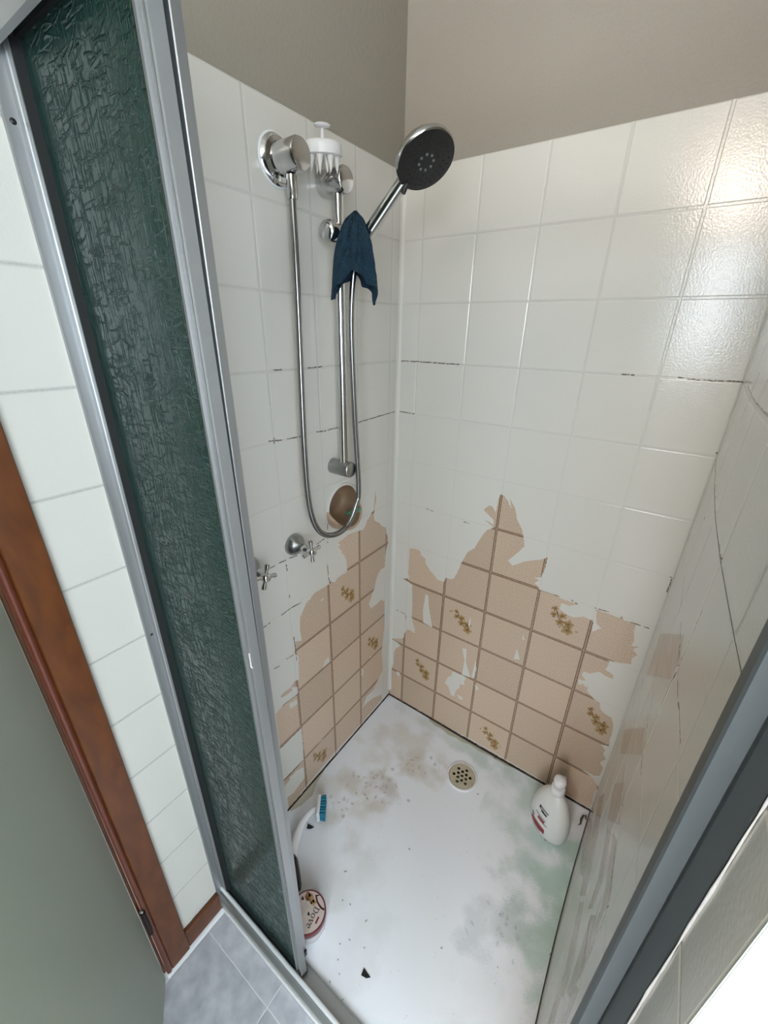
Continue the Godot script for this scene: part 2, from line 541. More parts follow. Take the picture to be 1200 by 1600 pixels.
func tile_wall(wall: Node3D, at: Callable, cols: Array, wide: float, m: Material, hole := Vector2i(-1, -1)) -> void:
	var out: Vector3 = at.call(0.01, 0.0, 1.0) - at.call(0.01, 0.0, 0.0)
	var uv := func(s: float, y: float) -> Vector2: return Vector2(s / wide, 1.0 - y / TOP)
	var grout := Geo.new()
	for ci in cols.size() - 1:
		var s0: float = cols[ci]
		var s1: float = cols[ci + 1]
		for r in 12:
			var y0 := r * 0.15
			var y1 := y0 + 0.15
			var gd := -0.0003 if r < 8 and s0 < 0.79 and wide < 0.95 else -0.0007
			var g0 := y0 - (0.03 if r == 0 else 0.0)
			if Vector2i(ci, r) != hole:
				grout.quad([at.call(s0, g0, gd), at.call(s1, g0, gd), at.call(s1, y1, gd), at.call(s0, y1, gd)], out, [uv.call(s0, maxf(g0, 0.001)), uv.call(s1, maxf(g0, 0.001)), uv.call(s1, y1), uv.call(s0, y1)])
			var a0 := s0 + (0.0020 if ci > 0 else 0.001)
			var a1 := s1 - 0.0020
			var b0 := y0 + 0.0020
			var b1 := y1 - (0.0020 if r < 11 else 0.0)
			var jit := []
			for k in 4:
				jit.append(rng.randf_range(-0.0002, 0.0003))
			var g := Geo.new()
			var e := 0.0017
			var inner := [[a0 + e, b0 + e], [a1 - e, b0 + e], [a1 - e, b1 - e], [a0 + e, b1 - e]]
			var outer := [[a0, b0], [a1, b0], [a1, b1], [a0, b1]]
			if Vector2i(ci, r) == hole:
				var cs := (s0 + s1) * 0.5
				var cy := (y0 + y1) * 0.5
				for k in 48:
					var p := []
					var q := []
					for h in 2:
						var an := TAU * (k + h) / 48.0
						var d2 := Vector2(cos(an), sin(an))
						var reach := minf((a1 - cs) / maxf(absf(d2.x), 1e-5), (b1 - cy) / maxf(absf(d2.y), 1e-5))
						var sq := d2 * reach
						var el := Vector2(d2.x * 0.064, d2.y * 0.061)
						p.append(Vector2(cs + el.x, cy + el.y))
						q.append(Vector2(cs + sq.x, cy + sq.y))
					g.quad([at.call(p[0].x, p[0].y, 0.0), at.call(p[1].x, p[1].y, 0.0), at.call(q[1].x, q[1].y, 0.0), at.call(q[0].x, q[0].y, 0.0)], out, [uv.call(p[0].x, p[0].y), uv.call(p[1].x, p[1].y), uv.call(q[1].x, q[1].y), uv.call(q[0].x, q[0].y)])
				for k in 4:
					var o: Array = outer[k]
					var o2: Array = outer[(k + 1) % 4]
					grout.quad([at.call(o[0], o[1], 0.0), at.call(o2[0], o2[1], 0.0), at.call(o2[0], o2[1], -0.0007), at.call(o[0], o[1], -0.0007)], at.call((o[0] + o2[0]) * 0.5 - cs, (o[1] + o2[1]) * 0.5 - cy, 0.0) - at.call(0.0, 0.0, 0.0), [uv.call(o[0], o[1]), uv.call(o2[0], o2[1]), uv.call(o2[0], o2[1]), uv.call(o[0], o[1])])
					var w: Array = [[s0, y0], [s1, y0], [s1, y1], [s0, y1]]
					grout.quad([at.call(w[k][0], w[k][1], -0.0007), at.call(w[(k + 1) % 4][0], w[(k + 1) % 4][1], -0.0007), at.call(o2[0], o2[1], -0.0007), at.call(o[0], o[1], -0.0007)], out, [uv.call(w[k][0], w[k][1]), uv.call(w[(k + 1) % 4][0], w[(k + 1) % 4][1]), uv.call(o2[0], o2[1]), uv.call(o[0], o[1])])
				part(wall, "tile", g, m)
				continue
			var pf := []
			var pu := []
			for k in 4:
				pf.append(at.call(inner[k][0], inner[k][1], jit[k]))
				pu.append(uv.call(inner[k][0], inner[k][1]))
			g.quad(pf, out, pu)
			for k in 4:
				var k2 := (k + 1) % 4
				var mid := Vector2(outer[k][0] + outer[k2][0], outer[k][1] + outer[k2][1]) * 0.5 - Vector2(a0 + a1, b0 + b1) * 0.5
				var side: Vector3 = at.call(mid.x, mid.y, 0.0) - at.call(0.0, 0.0, 0.0)
				var uo := [uv.call(outer[k][0], outer[k][1]), uv.call(outer[k2][0], outer[k2][1])]
				g.quad([pf[k], pf[k2], at.call(outer[k2][0], outer[k2][1], gd + 0.0001), at.call(outer[k][0], outer[k][1], gd + 0.0001)], out, [pu[k], pu[k2], uo[1], uo[0]])
				g.quad([at.call(outer[k][0], outer[k][1], gd + 0.0001), at.call(outer[k2][0], outer[k2][1], gd + 0.0001), at.call(outer[k2][0], outer[k2][1], -0.004 if r == 11 and k == 2 else -0.002), at.call(outer[k][0], outer[k][1], -0.004 if r == 11 and k == 2 else -0.002)], side, [uo[0], uo[1], uo[1], uo[0]])
			part(wall, "tile", g, m)
	part(wall, "grout", grout, m)


func _ready() -> void:
	rng.seed = 77
	# ------------------------------------------------------------ camera, sky, window light, exposure
	var cam := Camera3D.new()
	cam.name = "camera"
	cam.transform = Transform3D(Basis(Vector3(0.8171772, 0.01642272, -0.57615251), Vector3(-0.24539869, 0.91438476, -0.32199379), Vector3(0.52153706, 0.40451305, 0.75124449)), Vector3(0.713475, 1.431898, 1.088302))
	cam.fov = 102.565
	cam.near = 0.01
	cam.current = true
	add_child(cam)
	var env := Environment.new()
	env.background_mode = Environment.BG_SKY
	env.sky = Sky.new()
	var sm := ProceduralSkyMaterial.new()
	sm.sky_top_color = Color(0.62, 0.72, 0.86)
	sm.sky_horizon_color = Color(0.85, 0.89, 0.93)
	sm.ground_bottom_color = Color(0.3, 0.32, 0.3)
	sm.ground_horizon_color = Color(0.5, 0.52, 0.5)
	env.sky.sky_material = sm
	env.tonemap_mode = Environment.TONE_MAPPER_LINEAR
	env.tonemap_exposure = 1.14
	env.sdfgi_enabled = true
	env.ssao_enabled = true
	env.ssil_enabled = true
	var we := WorldEnvironment.new()
	we.name = "environment"
	we.environment = env
	add_child(we)
	# daylight spread by the two frosted windows: one in the right-hand wall of the room, one in the far wall behind the camera
	for k in 2:
		var day := AreaLight3D.new()
		day.name = "window_daylight" if k == 0 else "window_daylight_001"
		var r: Rect2 = [WIN, WIN_FAR][k]
		day.area_size = r.size - Vector2(0.08, 0.08)
		day.position = Vector3(2.12, r.get_center().y, r.get_center().x) if k == 0 else Vector3(r.get_center().x, r.get_center().y, FRONT - 0.08)
		day.rotation.y = PI / 2 if k == 0 else 0.0
		day.light_color = [Color(0.87, 0.94, 1.0), Color(0.93, 0.965, 1.0)][k]
		day.light_energy = [3.2, 7.7][k]
		day.area_range = 8.0
		day.shadow_enabled = true
		add_child(day)
	materials()
	room()
	walls()
	screen()
	tray()
	fittings()
	clutter()

# the window in the right-hand wall of the room: z, y, width, height
const WIN := Rect2(1.30, 0.85, 1.35, 1.15)
# the window in the far wall: x, y, width, height
const WIN_FAR := Rect2(0.45, 1.2, 1.65, 1.0)


func materials() -> void:
	var fine := noise_tex(0.05, 256, 3, 3)
	M.fine = fine
	M.plaster = relief(triplanar(mat(Color8(156, 149, 138), 0.55), 4.0), noise_tex(0.08, 256, 8, 3), 0.03)
	M.plaster.albedo_texture = noise_tex(0.2, 256, 12, 2, ramp2(Color(0.965, 0.965, 0.96), Color(1, 1, 1)))
	M.room_paint = mat(Color8(214, 212, 204), 0.6)
	M.white_tile = relief(triplanar(mat(Color8(188, 200, 190), 0.3), 5.0), noise_tex(0.03, 256, 31, 2), 0.008)
	M.alu = relief(triplanar(mat(Color8(168, 169, 170), 0.4, 0.8), 12.0), noise_tex(0.08, 256, 4, 2), 0.004)
	M.alu_dark = mat(Color8(88, 94, 97), 0.5, 0.5)
	M.alu_bright = mat(Color8(240, 243, 247), 0.22, 0.3)
	M.gasket = mat(Color8(18, 20, 20), 0.7)
	M.rust = mat(Color8(64, 34, 26), 0.8)
	M.chrome = relief(triplanar(mat(Color8(205, 205, 205), 0.12, 1.0), 9.0), noise_tex(0.03, 256, 14, 3), 0.003)
	M.chrome_dull = relief(triplanar(mat(Color8(165, 165, 163), 0.28, 1.0), 14.0), noise_tex(0.05, 256, 15, 4), 0.006)
	M.hose = mat(Color8(150, 150, 150), 0.25, 1.0)
	M.black = mat(Color8(20, 21, 22), 0.4)
	M.black_gloss = mat(Color8(16, 16, 18), 0.18)
	M.nozzle = mat(Color8(120, 122, 122), 0.5)
	M.nozzle_dark = mat(Color8(38, 39, 40), 0.55)
	M.white_plastic = mat(Color8(232, 230, 230), 0.35)
	M.silicone = mat(Color8(226, 222, 216), 0.45)
	M.bottle = mat(Color8(222, 223, 222), 0.3)
	M.caulk = mat(Color8(232, 233, 236), 0.5)
	M.door_paint = relief(triplanar(mat(Color8(164, 167, 154), 0.45), 6.0), noise_tex(0.06, 256, 21, 3), 0.015)
	M.old_tile = relief(triplanar(mat(Color8(186, 160, 138), 0.4), 6.0), fine, 0.02)
	M.old_tile.albedo_texture = noise_tex(0.06, 256, 61, 3, ramp2(Color(0.88, 0.86, 0.84), Color(1, 1, 1)))
	M.bowl = mat(Color8(138, 112, 90), 0.45)
	M.paint = mat(Color8(214, 211, 204), 0.35)
	M.grime = mat(Color8(48, 32, 24), 0.8)
	M.soap = mat(Color8(104, 168, 140), 0.35)
	# dark stained wood: long grain along y
	var wood := FastNoiseLite.new()
	wood.seed = 9
	wood.frequency = 0.03
	wood.fractal_octaves = 4
	var im := Image.create_empty(128, 512, false, Image.FORMAT_RGB8)
	for y in 512:
		for x in 128:
			var q := 0.5 + 0.5 * wood.get_noise_2d(x * 3.2 + sin(y * 0.012) * 14.0, y * 0.22)
			im.set_pixel(x, y, Color8(84, 42, 13).lerp(Color8(110, 60, 21), clampf(q * 1.3 - 0.15, 0, 1)))
	M.wood = triplanar(mat(Color.WHITE, 0.32), 3.0)
	M.wood.albedo_texture = ImageTexture.create_from_image(im)
	M.wood_red = mat(Color8(100, 50, 34), 0.3)
	# terry cloth
	var weave := FastNoiseLite.new()
	weave.seed = 40
	weave.noise_type = FastNoiseLite.TYPE_CELLULAR
	weave.frequency = 0.09
	var wt := NoiseTexture2D.new()
	wt.noise = weave
	wt.width = 256
	wt.height = 256
	wt.seamless = true
	M.cloth = relief(triplanar(mat(Color8(18, 50, 68), 0.95), 16.0), wt, 0.4)
	M.cloth.rim_enabled = true
	M.cloth.rim = 0.4
	M.cloth.rim_tint = 0.7
	# floor vinyl: grey stone print
	var rampf := Gradient.new()
	rampf.set_color(0, Color8(176, 178, 188))
	rampf.set_color(1, Color8(218, 219, 226))
	M.floor_tile = []
	for k in 3:
		var m := triplanar(mat(Color.WHITE, 0.42), 2.2 + 0.3 * k)
		m.albedo_texture = noise_tex(0.012, 512, 70 + k, 5, rampf)
		M.floor_tile.append(m)
	M.floor_joint = mat(Color8(236, 237, 240), 0.6)
	# woven-pattern glass: threads pressed into the sheet
	var gh := Image.create_empty(512, 2048, false, Image.FORMAT_L8)
	gh.fill(Color(0.35, 0.35, 0.35))
	var gr := RandomNumberGenerator.new()
	gr.seed = 5
	for k in 8000:
		var x := gr.randf() * 512.0
		var y := gr.randf() * 2048.0
		var upright := gr.randf() < 0.48
		var length := gr.randi_range(14, 46) if upright else gr.randi_range(20, 70)
		var slant := gr.randf_range(-0.10, 0.10)
		var bend := gr.randf_range(-0.004, 0.004)
		var lv := gr.randf_range(0.05, 1.0)
		for s in length:
			var o := slant * s + bend * s * s
			var ix := int(x + o) if upright else int(x + s)
			var iy := int(y + s) if upright else int(y + o)
			if ix >= 0 and ix < 511 and iy >= 0 and iy < 2047:
				gh.set_pixel(ix, iy, Color(lv, lv, lv))
				if upright:
					gh.set_pixel(ix + 1, iy, Color(lv, lv, lv) * 0.8)
				else:
					gh.set_pixel(ix, iy + 1, Color(lv, lv, lv) * 0.8)
	M.glass = mat(Color(0.15, 0.255, 0.232, 0.93), 0.17)
	M.glass.transparency = BaseMaterial3D.TRANSPARENCY_ALPHA
	M.glass.metallic_specular = 0.42
	relief(M.glass, ImageTexture.create_from_image(gh), 0.3)
	M.frosted = mat(Color8(235, 240, 245), 0.5)
	M.frosted.emission_enabled = true
	M.frosted.emission = Color(0.90, 0.96, 1.0)
	M.frosted.emission_energy_multiplier = 0.6
	M.lamp_glow = mat(Color8(255, 240, 220), 0.4)
	M.lamp_glow.emission_enabled = true
	M.lamp_glow.emission = Color(1.0, 0.86, 0.72)
	M.lamp_glow.emission_energy_multiplier = 10.0


func solid(parent: Node, called: String, a: Vector3, b: Vector3, m: Material, ch := 0.0) -> MeshInstance3D:
	return part(parent, called, Geo.new().box((a + b) * 0.5, (b - a).abs(), ch), m)


func room() -> void:
	# floor of the bathroom: vinyl laid as stone tiles
	var fl := struct("floor", "grey stone-look tile floor outside the shower")
	solid(fl, "subfloor", Vector3(-1.1, FLOOR - 0.1, -0.15), Vector3(2.3, FLOOR - 0.0012, FRONT + 0.15), M.floor_joint)
	var xs := [-1.0, -0.34, 0.26, 0.86, 1.46, 2.06]
	var zs := [0.842, 0.892, 1.192, 1.492, 1.792, 2.092, 2.392, 2.692, 2.992, 3.292, 3.4]
	for j in zs.size() - 1:
		for k in xs.size() - 1:
			var x0: float = xs[k] + (0.0 if j < 2 else (0.3 if j % 2 else 0.0))
			var x1: float = x0 + 0.6
			if k == 1:
				x0 = maxf(x0, 0.022)
			if x1 > 2.2:
				x1 = 2.2
			if x1 <= x0 + 0.01 or (x0 < 0.0 and not (zs[j] > 1.1 and zs[j] < 1.7)):
				continue
			solid(fl, "tile", Vector3(x0 + 0.0014, FLOOR - 0.002, zs[j] + 0.0014), Vector3(x1 - 0.0014, FLOOR, zs[j + 1] - 0.0014), M.floor_tile[(j + k) % 3], 0.0004)
	var seal := part(fl, "sealant_strip", Geo.new().prism([Vector2(0, 0), Vector2(0.022, 0), Vector2(0.016, 0.004), Vector2(0.0, 0.008)], Vector3(0.0, FLOOR, 0.842), Vector3.RIGHT, Vector3.UP, Vector3(0, 0, 0.16)), M.caulk)
	seal.set_meta("label", "pale sealant along the skirting")
	var ce := struct("ceiling")
	solid(ce, "ceiling_board", Vector3(-1.1, CEIL, -0.15), Vector3(2.3, CEIL + 0.1, FRONT + 0.15), M.room_paint)
	# the far side of the room, behind the camera
	var wf := struct("wall_front")
	var f := WIN_FAR
	solid(wf, "wall_panel", Vector3(-0.1, FLOOR, FRONT), Vector3(f.position.x, CEIL, FRONT + 0.15), M.room_paint)
	solid(wf, "wall_panel", Vector3(f.end.x, FLOOR, FRONT), Vector3(2.3, CEIL, FRONT + 0.15), M.room_paint)
	solid(wf, "wall_panel", Vector3(f.position.x, FLOOR, FRONT), Vector3(f.end.x, f.position.y, FRONT + 0.15), M.room_paint)
	solid(wf, "wall_panel", Vector3(f.position.x, f.end.y, FRONT), Vector3(f.end.x, CEIL, FRONT + 0.15), M.room_paint)
	var w2 := struct("window_2", "wide frosted bathroom window")
	for a in [[f.position.x, f.position.y, f.position.x + 0.04, f.end.y], [f.end.x - 0.04, f.position.y, f.end.x, f.end.y], [f.position.x + 0.04, f.position.y, f.end.x - 0.04, f.position.y + 0.04], [f.position.x + 0.04, f.end.y - 0.04, f.end.x - 0.04, f.end.y]]:
		solid(w2, "window_frame", Vector3(a[0], a[1], FRONT - 0.02), Vector3(a[2], a[3], FRONT + 0.06), M.white_plastic, 0.004)
	solid(w2, "pane", Vector3(f.position.x + 0.04, f.position.y + 0.04, FRONT), Vector3(f.end.x - 0.04, f.end.y - 0.04, FRONT + 0.006), M.frosted)
	# the right-hand side of the room with its frosted window
	var we := struct("wall_side")
	var r := WIN
	solid(we, "wall_panel", Vector3(2.2, FLOOR, 0.75), Vector3(2.3, CEIL, r.position.x), M.room_paint)
	solid(we, "wall_panel", Vector3(2.2, FLOOR, r.end.x), Vector3(2.3, CEIL, FRONT), M.room_paint)
	solid(we, "wall_panel", Vector3(2.2, FLOOR, r.position.x), Vector3(2.3, r.position.y, r.end.x), M.room_paint)
	solid(we, "wall_panel", Vector3(2.2, r.end.y, r.position.x), Vector3(2.3, CEIL, r.end.x), M.room_paint)
	var wn := struct("window_1", "frosted bathroom window")
	for a in [[r.position.x, r.position.y, r.position.x + 0.04, r.end.y], [r.end.x - 0.04, r.position.y, r.end.x, r.end.y], [r.position.x + 0.04, r.position.y, r.end.x - 0.04, r.position.y + 0.04], [r.position.x + 0.04, r.end.y - 0.04, r.end.x - 0.04, r.end.y]]:
		solid(wn, "window_frame", Vector3(2.18, a[1], a[0]), Vector3(2.26, a[3], a[2]), M.white_plastic, 0.004)
	solid(wn, "pane", Vector3(2.20, r.position.y + 0.04, r.position.x + 0.04), Vector3(2.206, r.end.y - 0.04, r.end.x - 0.04), M.frosted)
	# passage behind the bathroom door
	var wh := struct("wall_hall")
	solid(wh, "wall_panel", Vector3(-1.1, FLOOR, 0.8), Vector3(-1.0, CEIL, 2.1), M.room_paint)
	solid(wh, "wall_panel", Vector3(-1.0, FLOOR, 0.8), Vector3(-0.1, CEIL, 0.88), M.room_paint)
	solid(wh, "wall_panel", Vector3(-1.0, FLOOR, 2.0), Vector3(-0.1, CEIL, 2.1), M.room_paint)
	# ceiling lamp mirrored in the glaze of the back wall
	var lp := thing("ceiling_lamp", "round warm ceiling lamp behind the camera", "lamp")
	var at := Vector3(0.66, CEIL, 2.15)
	part(lp, "base", Geo.new().lathe([Vector2(0.0, 0.0), Vector2(0.16, 0.0), Vector2(0.16, -0.02), Vector2(0.145, -0.03), Vector2(0.0, -0.03)], 32, Transform3D(Basis(), at)), M.white_plastic)
	part(lp, "lamp_globe", Geo.new().lathe([Vector2(0.14, -0.03), Vector2(0.15, -0.045), Vector2(0.135, -0.07), Vector2(0.08, -0.085), Vector2(0.0, -0.09)], 32, Transform3D(Basis(), at)), M.lamp_glow)
	var bulb := OmniLight3D.new()
	bulb.name = "lamp_bulb"
	bulb.position = at + Vector3(0, -0.21, 0)
	bulb.light_color = Color(1.0, 0.93, 0.87)
	bulb.light_energy = 0.75
	bulb.light_size = 0.11
	bulb.omni_range = 8.0
	bulb.omni_attenuation = 2.0
	bulb.shadow_enabled = true
	lp.add_child(bulb)


func walls() -> void:
	# back wall
	var wb := struct("wall_back", "peeling tiled back wall of the shower")
	solid(wb, "wall_core", Vector3(-0.15, -0.15, -0.15), Vector3(2.3, CEIL, -0.012), M.room_paint)
	M.wall_back = paint_wall(W, COLS_BACK, PEEL_BACK, KEEP_BACK, CRACK_BACK, FLOWER_BACK, 11, [], [])
	tile_wall(wb, on_back, COLS_BACK, W, M.wall_back)
	solid(wb, "plaster", Vector3(-0.02, TOP - 0.003, -0.02), Vector3(W + 0.02, CEIL, -0.003), M.plaster)
	# bead of paint and sealant down the corner
	var bead := []
	for k in 40:
		var y := 0.03 + 1.77 * k / 39.0
		var row := []
		for j in 7:
			var a := PI * 0.5 * j / 6.0
			var q := 0.011 + 0.0012 * sin(y * 37.0) + 0.0008 * sin(y * 91.0)
			row.append(Vector3(q - q * sin(a), y, q - q * cos(a)))
		bead.append(row)
	part(wb, "corner_sealant", Geo.new().sheet(bead), M.paint)
	# left wall
	var wl := struct("wall_left", "tiled left wall with peeling paint")
	solid(wl, "wall_core", Vector3(-0.15, -0.15, -0.15), Vector3(-0.06, CEIL, 0.99), M.room_paint)
	M.wall_left = paint_wall(0.943, COLS_LEFT, PEEL_LEFT, KEEP_LEFT, CRACK_LEFT, FLOWER_LEFT, 23, [], [], -1.0)
	tile_wall(wl, on_left, COLS_LEFT, 0.943, M.wall_left, Vector2i(2, 6))
	solid(wl, "plaster", Vector3(-0.06, TOP - 0.003, -0.02), Vector3(-0.003, CEIL, 0.99), M.plaster)
	solid(wl, "wall_panel", Vector3(-0.1, FLOOR, 0.94), Vector3(-0.001, TOP, 0.985), M.room_paint)
	solid(wl, "wall_panel", Vector3(-0.1, FLOOR - 0.03, 0.80), Vector3(-0.004, 0.0, 0.94), M.room_paint)
	solid(wl, "wall_panel", Vector3(-0.1, 1.99, 0.985), Vector3(0.0, CEIL, 1.79), M.room_paint)
	solid(wl, "wall_panel", Vector3(-0.1, FLOOR, 1.79), Vector3(0.0, CEIL, FRONT), M.room_paint)
	# right wall and its return
	var wr := struct("wall_right", "scratched white tiled right wall")
	solid(wr, "wall_core", Vector3(W + 0.004, -0.15, -0.15), Vector3(W + 0.1, CEIL, RET - 0.003), M.room_paint)
	M.wall_right = paint_wall(RET, COLS_RIGHT, [], [], CRACK_RIGHT, [], 37, PEEL_RIGHT, STREAK_RIGHT)
	tile_wall(wr, on_right, COLS_RIGHT, RET, M.wall_right)
	solid(wr, "plaster", Vector3(W + 0.001, TOP - 0.003, -0.02), Vector3(W + 0.05, CEIL, RET), M.plaster)
	var wt := struct("wall_return", "white tiled wall turning away by the window")
	solid(wt, "wall_core", Vector3(W + 0.01, FLOOR - 0.05, 0.75), Vector3(2.3, CEIL, RET - 0.0025), M.white_tile)
	tile_wall(wt, on_return, COLS_RETURN, 0.45, M.white_tile)
	# black-brown dirt in the joint above the tray
	for k in 3:
		var wall: Node3D = [wb, wl, wr][k]
		var top := []
		var bot := []
		var low := []
		var long: float = [W, 0.79, 0.79][k]
		for q in 121:
			var s := long * q / 120.0
			var hh := 0.0034 + 0.0016 * sin(s * 71.0) + 0.0012 * sin(s * 163.0 + k)
			if k == 2:
				hh *= 0.5
			var f: Callable = [on_back, on_left, on_right][k]
			top.append(f.call(s, hh, 0.0006))
			bot.append(f.call(s, -0.001, 0.0030))
			low.append(f.call(s, -0.006, 0.0030))
		part(wall, "dirty_joint", Geo.new().sheet([top, bot, low]), M.grime, "line of black-brown dirt")
	# skirting, door frame and door
	var bb := struct("baseboard_left", "short dark wooden skirting")
	part(bb, "board", Geo.new().box(Vector3(0.006, -0.030, 0.891), Vector3(0.012, 0.068, 0.098), 0.002), M.wood)
	var tr := struct("trim_1", "dark stained wooden door frame")
	part(tr, "architrave", Geo.new().box(Vector3(0.008, 0.96, 0.964), Vector3(0.016, 2.045, 0.048), 0.002), M.wood)
	part(tr, "bead", Geo.new().tube([Vector3(0.012, -0.06, 0.994), Vector3(0.012, 1.98, 0.994)], 0.0065, 10), M.wood_red)
	part(tr, "jamb", Geo.new().box(Vector3(-0.05, 0.96, 0.995), Vector3(0.11, 2.05, 0.02), 0.001), M.wood)
	part(tr, "jamb", Geo.new().box(Vector3(-0.05, 0.96, 1.78), Vector3(0.11, 2.05, 0.02), 0.001), M.wood)
	part(tr, "head", Geo.new().box(Vector3(-0.05, 1.985, 1.39), Vector3(0.11, 0.02, 0.80), 0.001), M.wood)
	part(tr, "architrave", Geo.new().box(Vector3(0.008, 0.96, 1.815), Vector3(0.016, 2.045, 0.05), 0.002), M.wood)
	part(tr, "architrave", Geo.new().box(Vector3(0.008, 2.01, 1.39), Vector3(0.016, 0.05, 0.80), 0.002), M.wood)
	var dr := struct("door_1", "grey-green painted door standing ajar")
	var dir := Vector3(0.835, 0, 0.55).normalized()
	var nrm := Vector3(0.55, 0, -0.835).normalized()
	var b := Basis(dir, Vector3.UP, -nrm)
	part(dr, "leaf", Geo.new().box(Vector3(0.018, 0.955, 1.007) + dir * 0.375 - nrm * 0.0175, Vector3(0.75, 2.03, 0.035), 0.0015, b), M.door_paint)
	for y in [0.20, 1.75]:
		var hg := part(dr, "hinge", Geo.new().tube([Vector3(0.020, y - 0.045, 1.000), Vector3(0.020, y + 0.045, 1.000)], 0.0058, 12), mat(Color8(46, 30, 24), 0.4, 0.6))
		part(hg, "hinge_pin", Geo.new().lathe([Vector2(0.0, 0.0), Vector2(0.004, 0.0), Vector2(0.0045, 0.004), Vector2(0.0, 0.007)], 10, Transform3D(Basis(), Vector3(0.020, y + 0.045, 1.0))), M.chrome_dull)
	var kn := part(dr, "handle", Geo.new().lathe([Vector2(0.0, 0.06), Vector2(0.018, 0.058), Vector2(0.025, 0.045), Vector2(0.018, 0.03), Vector2(0.01, 0.02), Vector2(0.01, 0.006), Vector2(0.026, 0.006), Vector2(0.026, 0.0), Vector2(0.0, 0.0)], 24, Transform3D(Basis(dir, nrm, Vector3.UP), Vector3(0.018, 0.98, 1.007) + dir * 0.69)), M.chrome_dull)
	kn.set_meta("label", "round metal knob")


# an aluminium section (outline in z, y) running along x
func run_x(poly: Array, x0: float, x1: float) -> Geo:
	return Geo.new().prism(poly, Vector3(x0, 0, 0), Vector3.BACK, Vector3.UP, Vector3(x1 - x0, 0, 0))


# a section (outline in x, z) running up
func run_y(poly: Array, y0: float, y1: float, lean := 0.0) -> Geo:
	return Geo.new().prism(poly, Vector3(lean * y0, y0, 0), Vector3.RIGHT, Vector3.BACK, Vector3(lean * (y1 - y0), y1 - y0, 0))


const LEAN := -0.0152


func pane(parent: Node, x0: float, x1: float, y0: float, y1: float, z: float, lean := 0.0) -> void:
	var g := Geo.new()
	g.quad([Vector3(x0, y0, z), Vector3(x1 + lean * y0, y0, z), Vector3(x1 + lean * y1, y1, z), Vector3(x0, y1, z)], Vector3.BACK, [Vector2(0, 1), Vector2(1, 1), Vector2(1, 0), Vector2(0, 0)])
	part(parent, "pane", g, M.glass, "dark green woven-pattern glass")


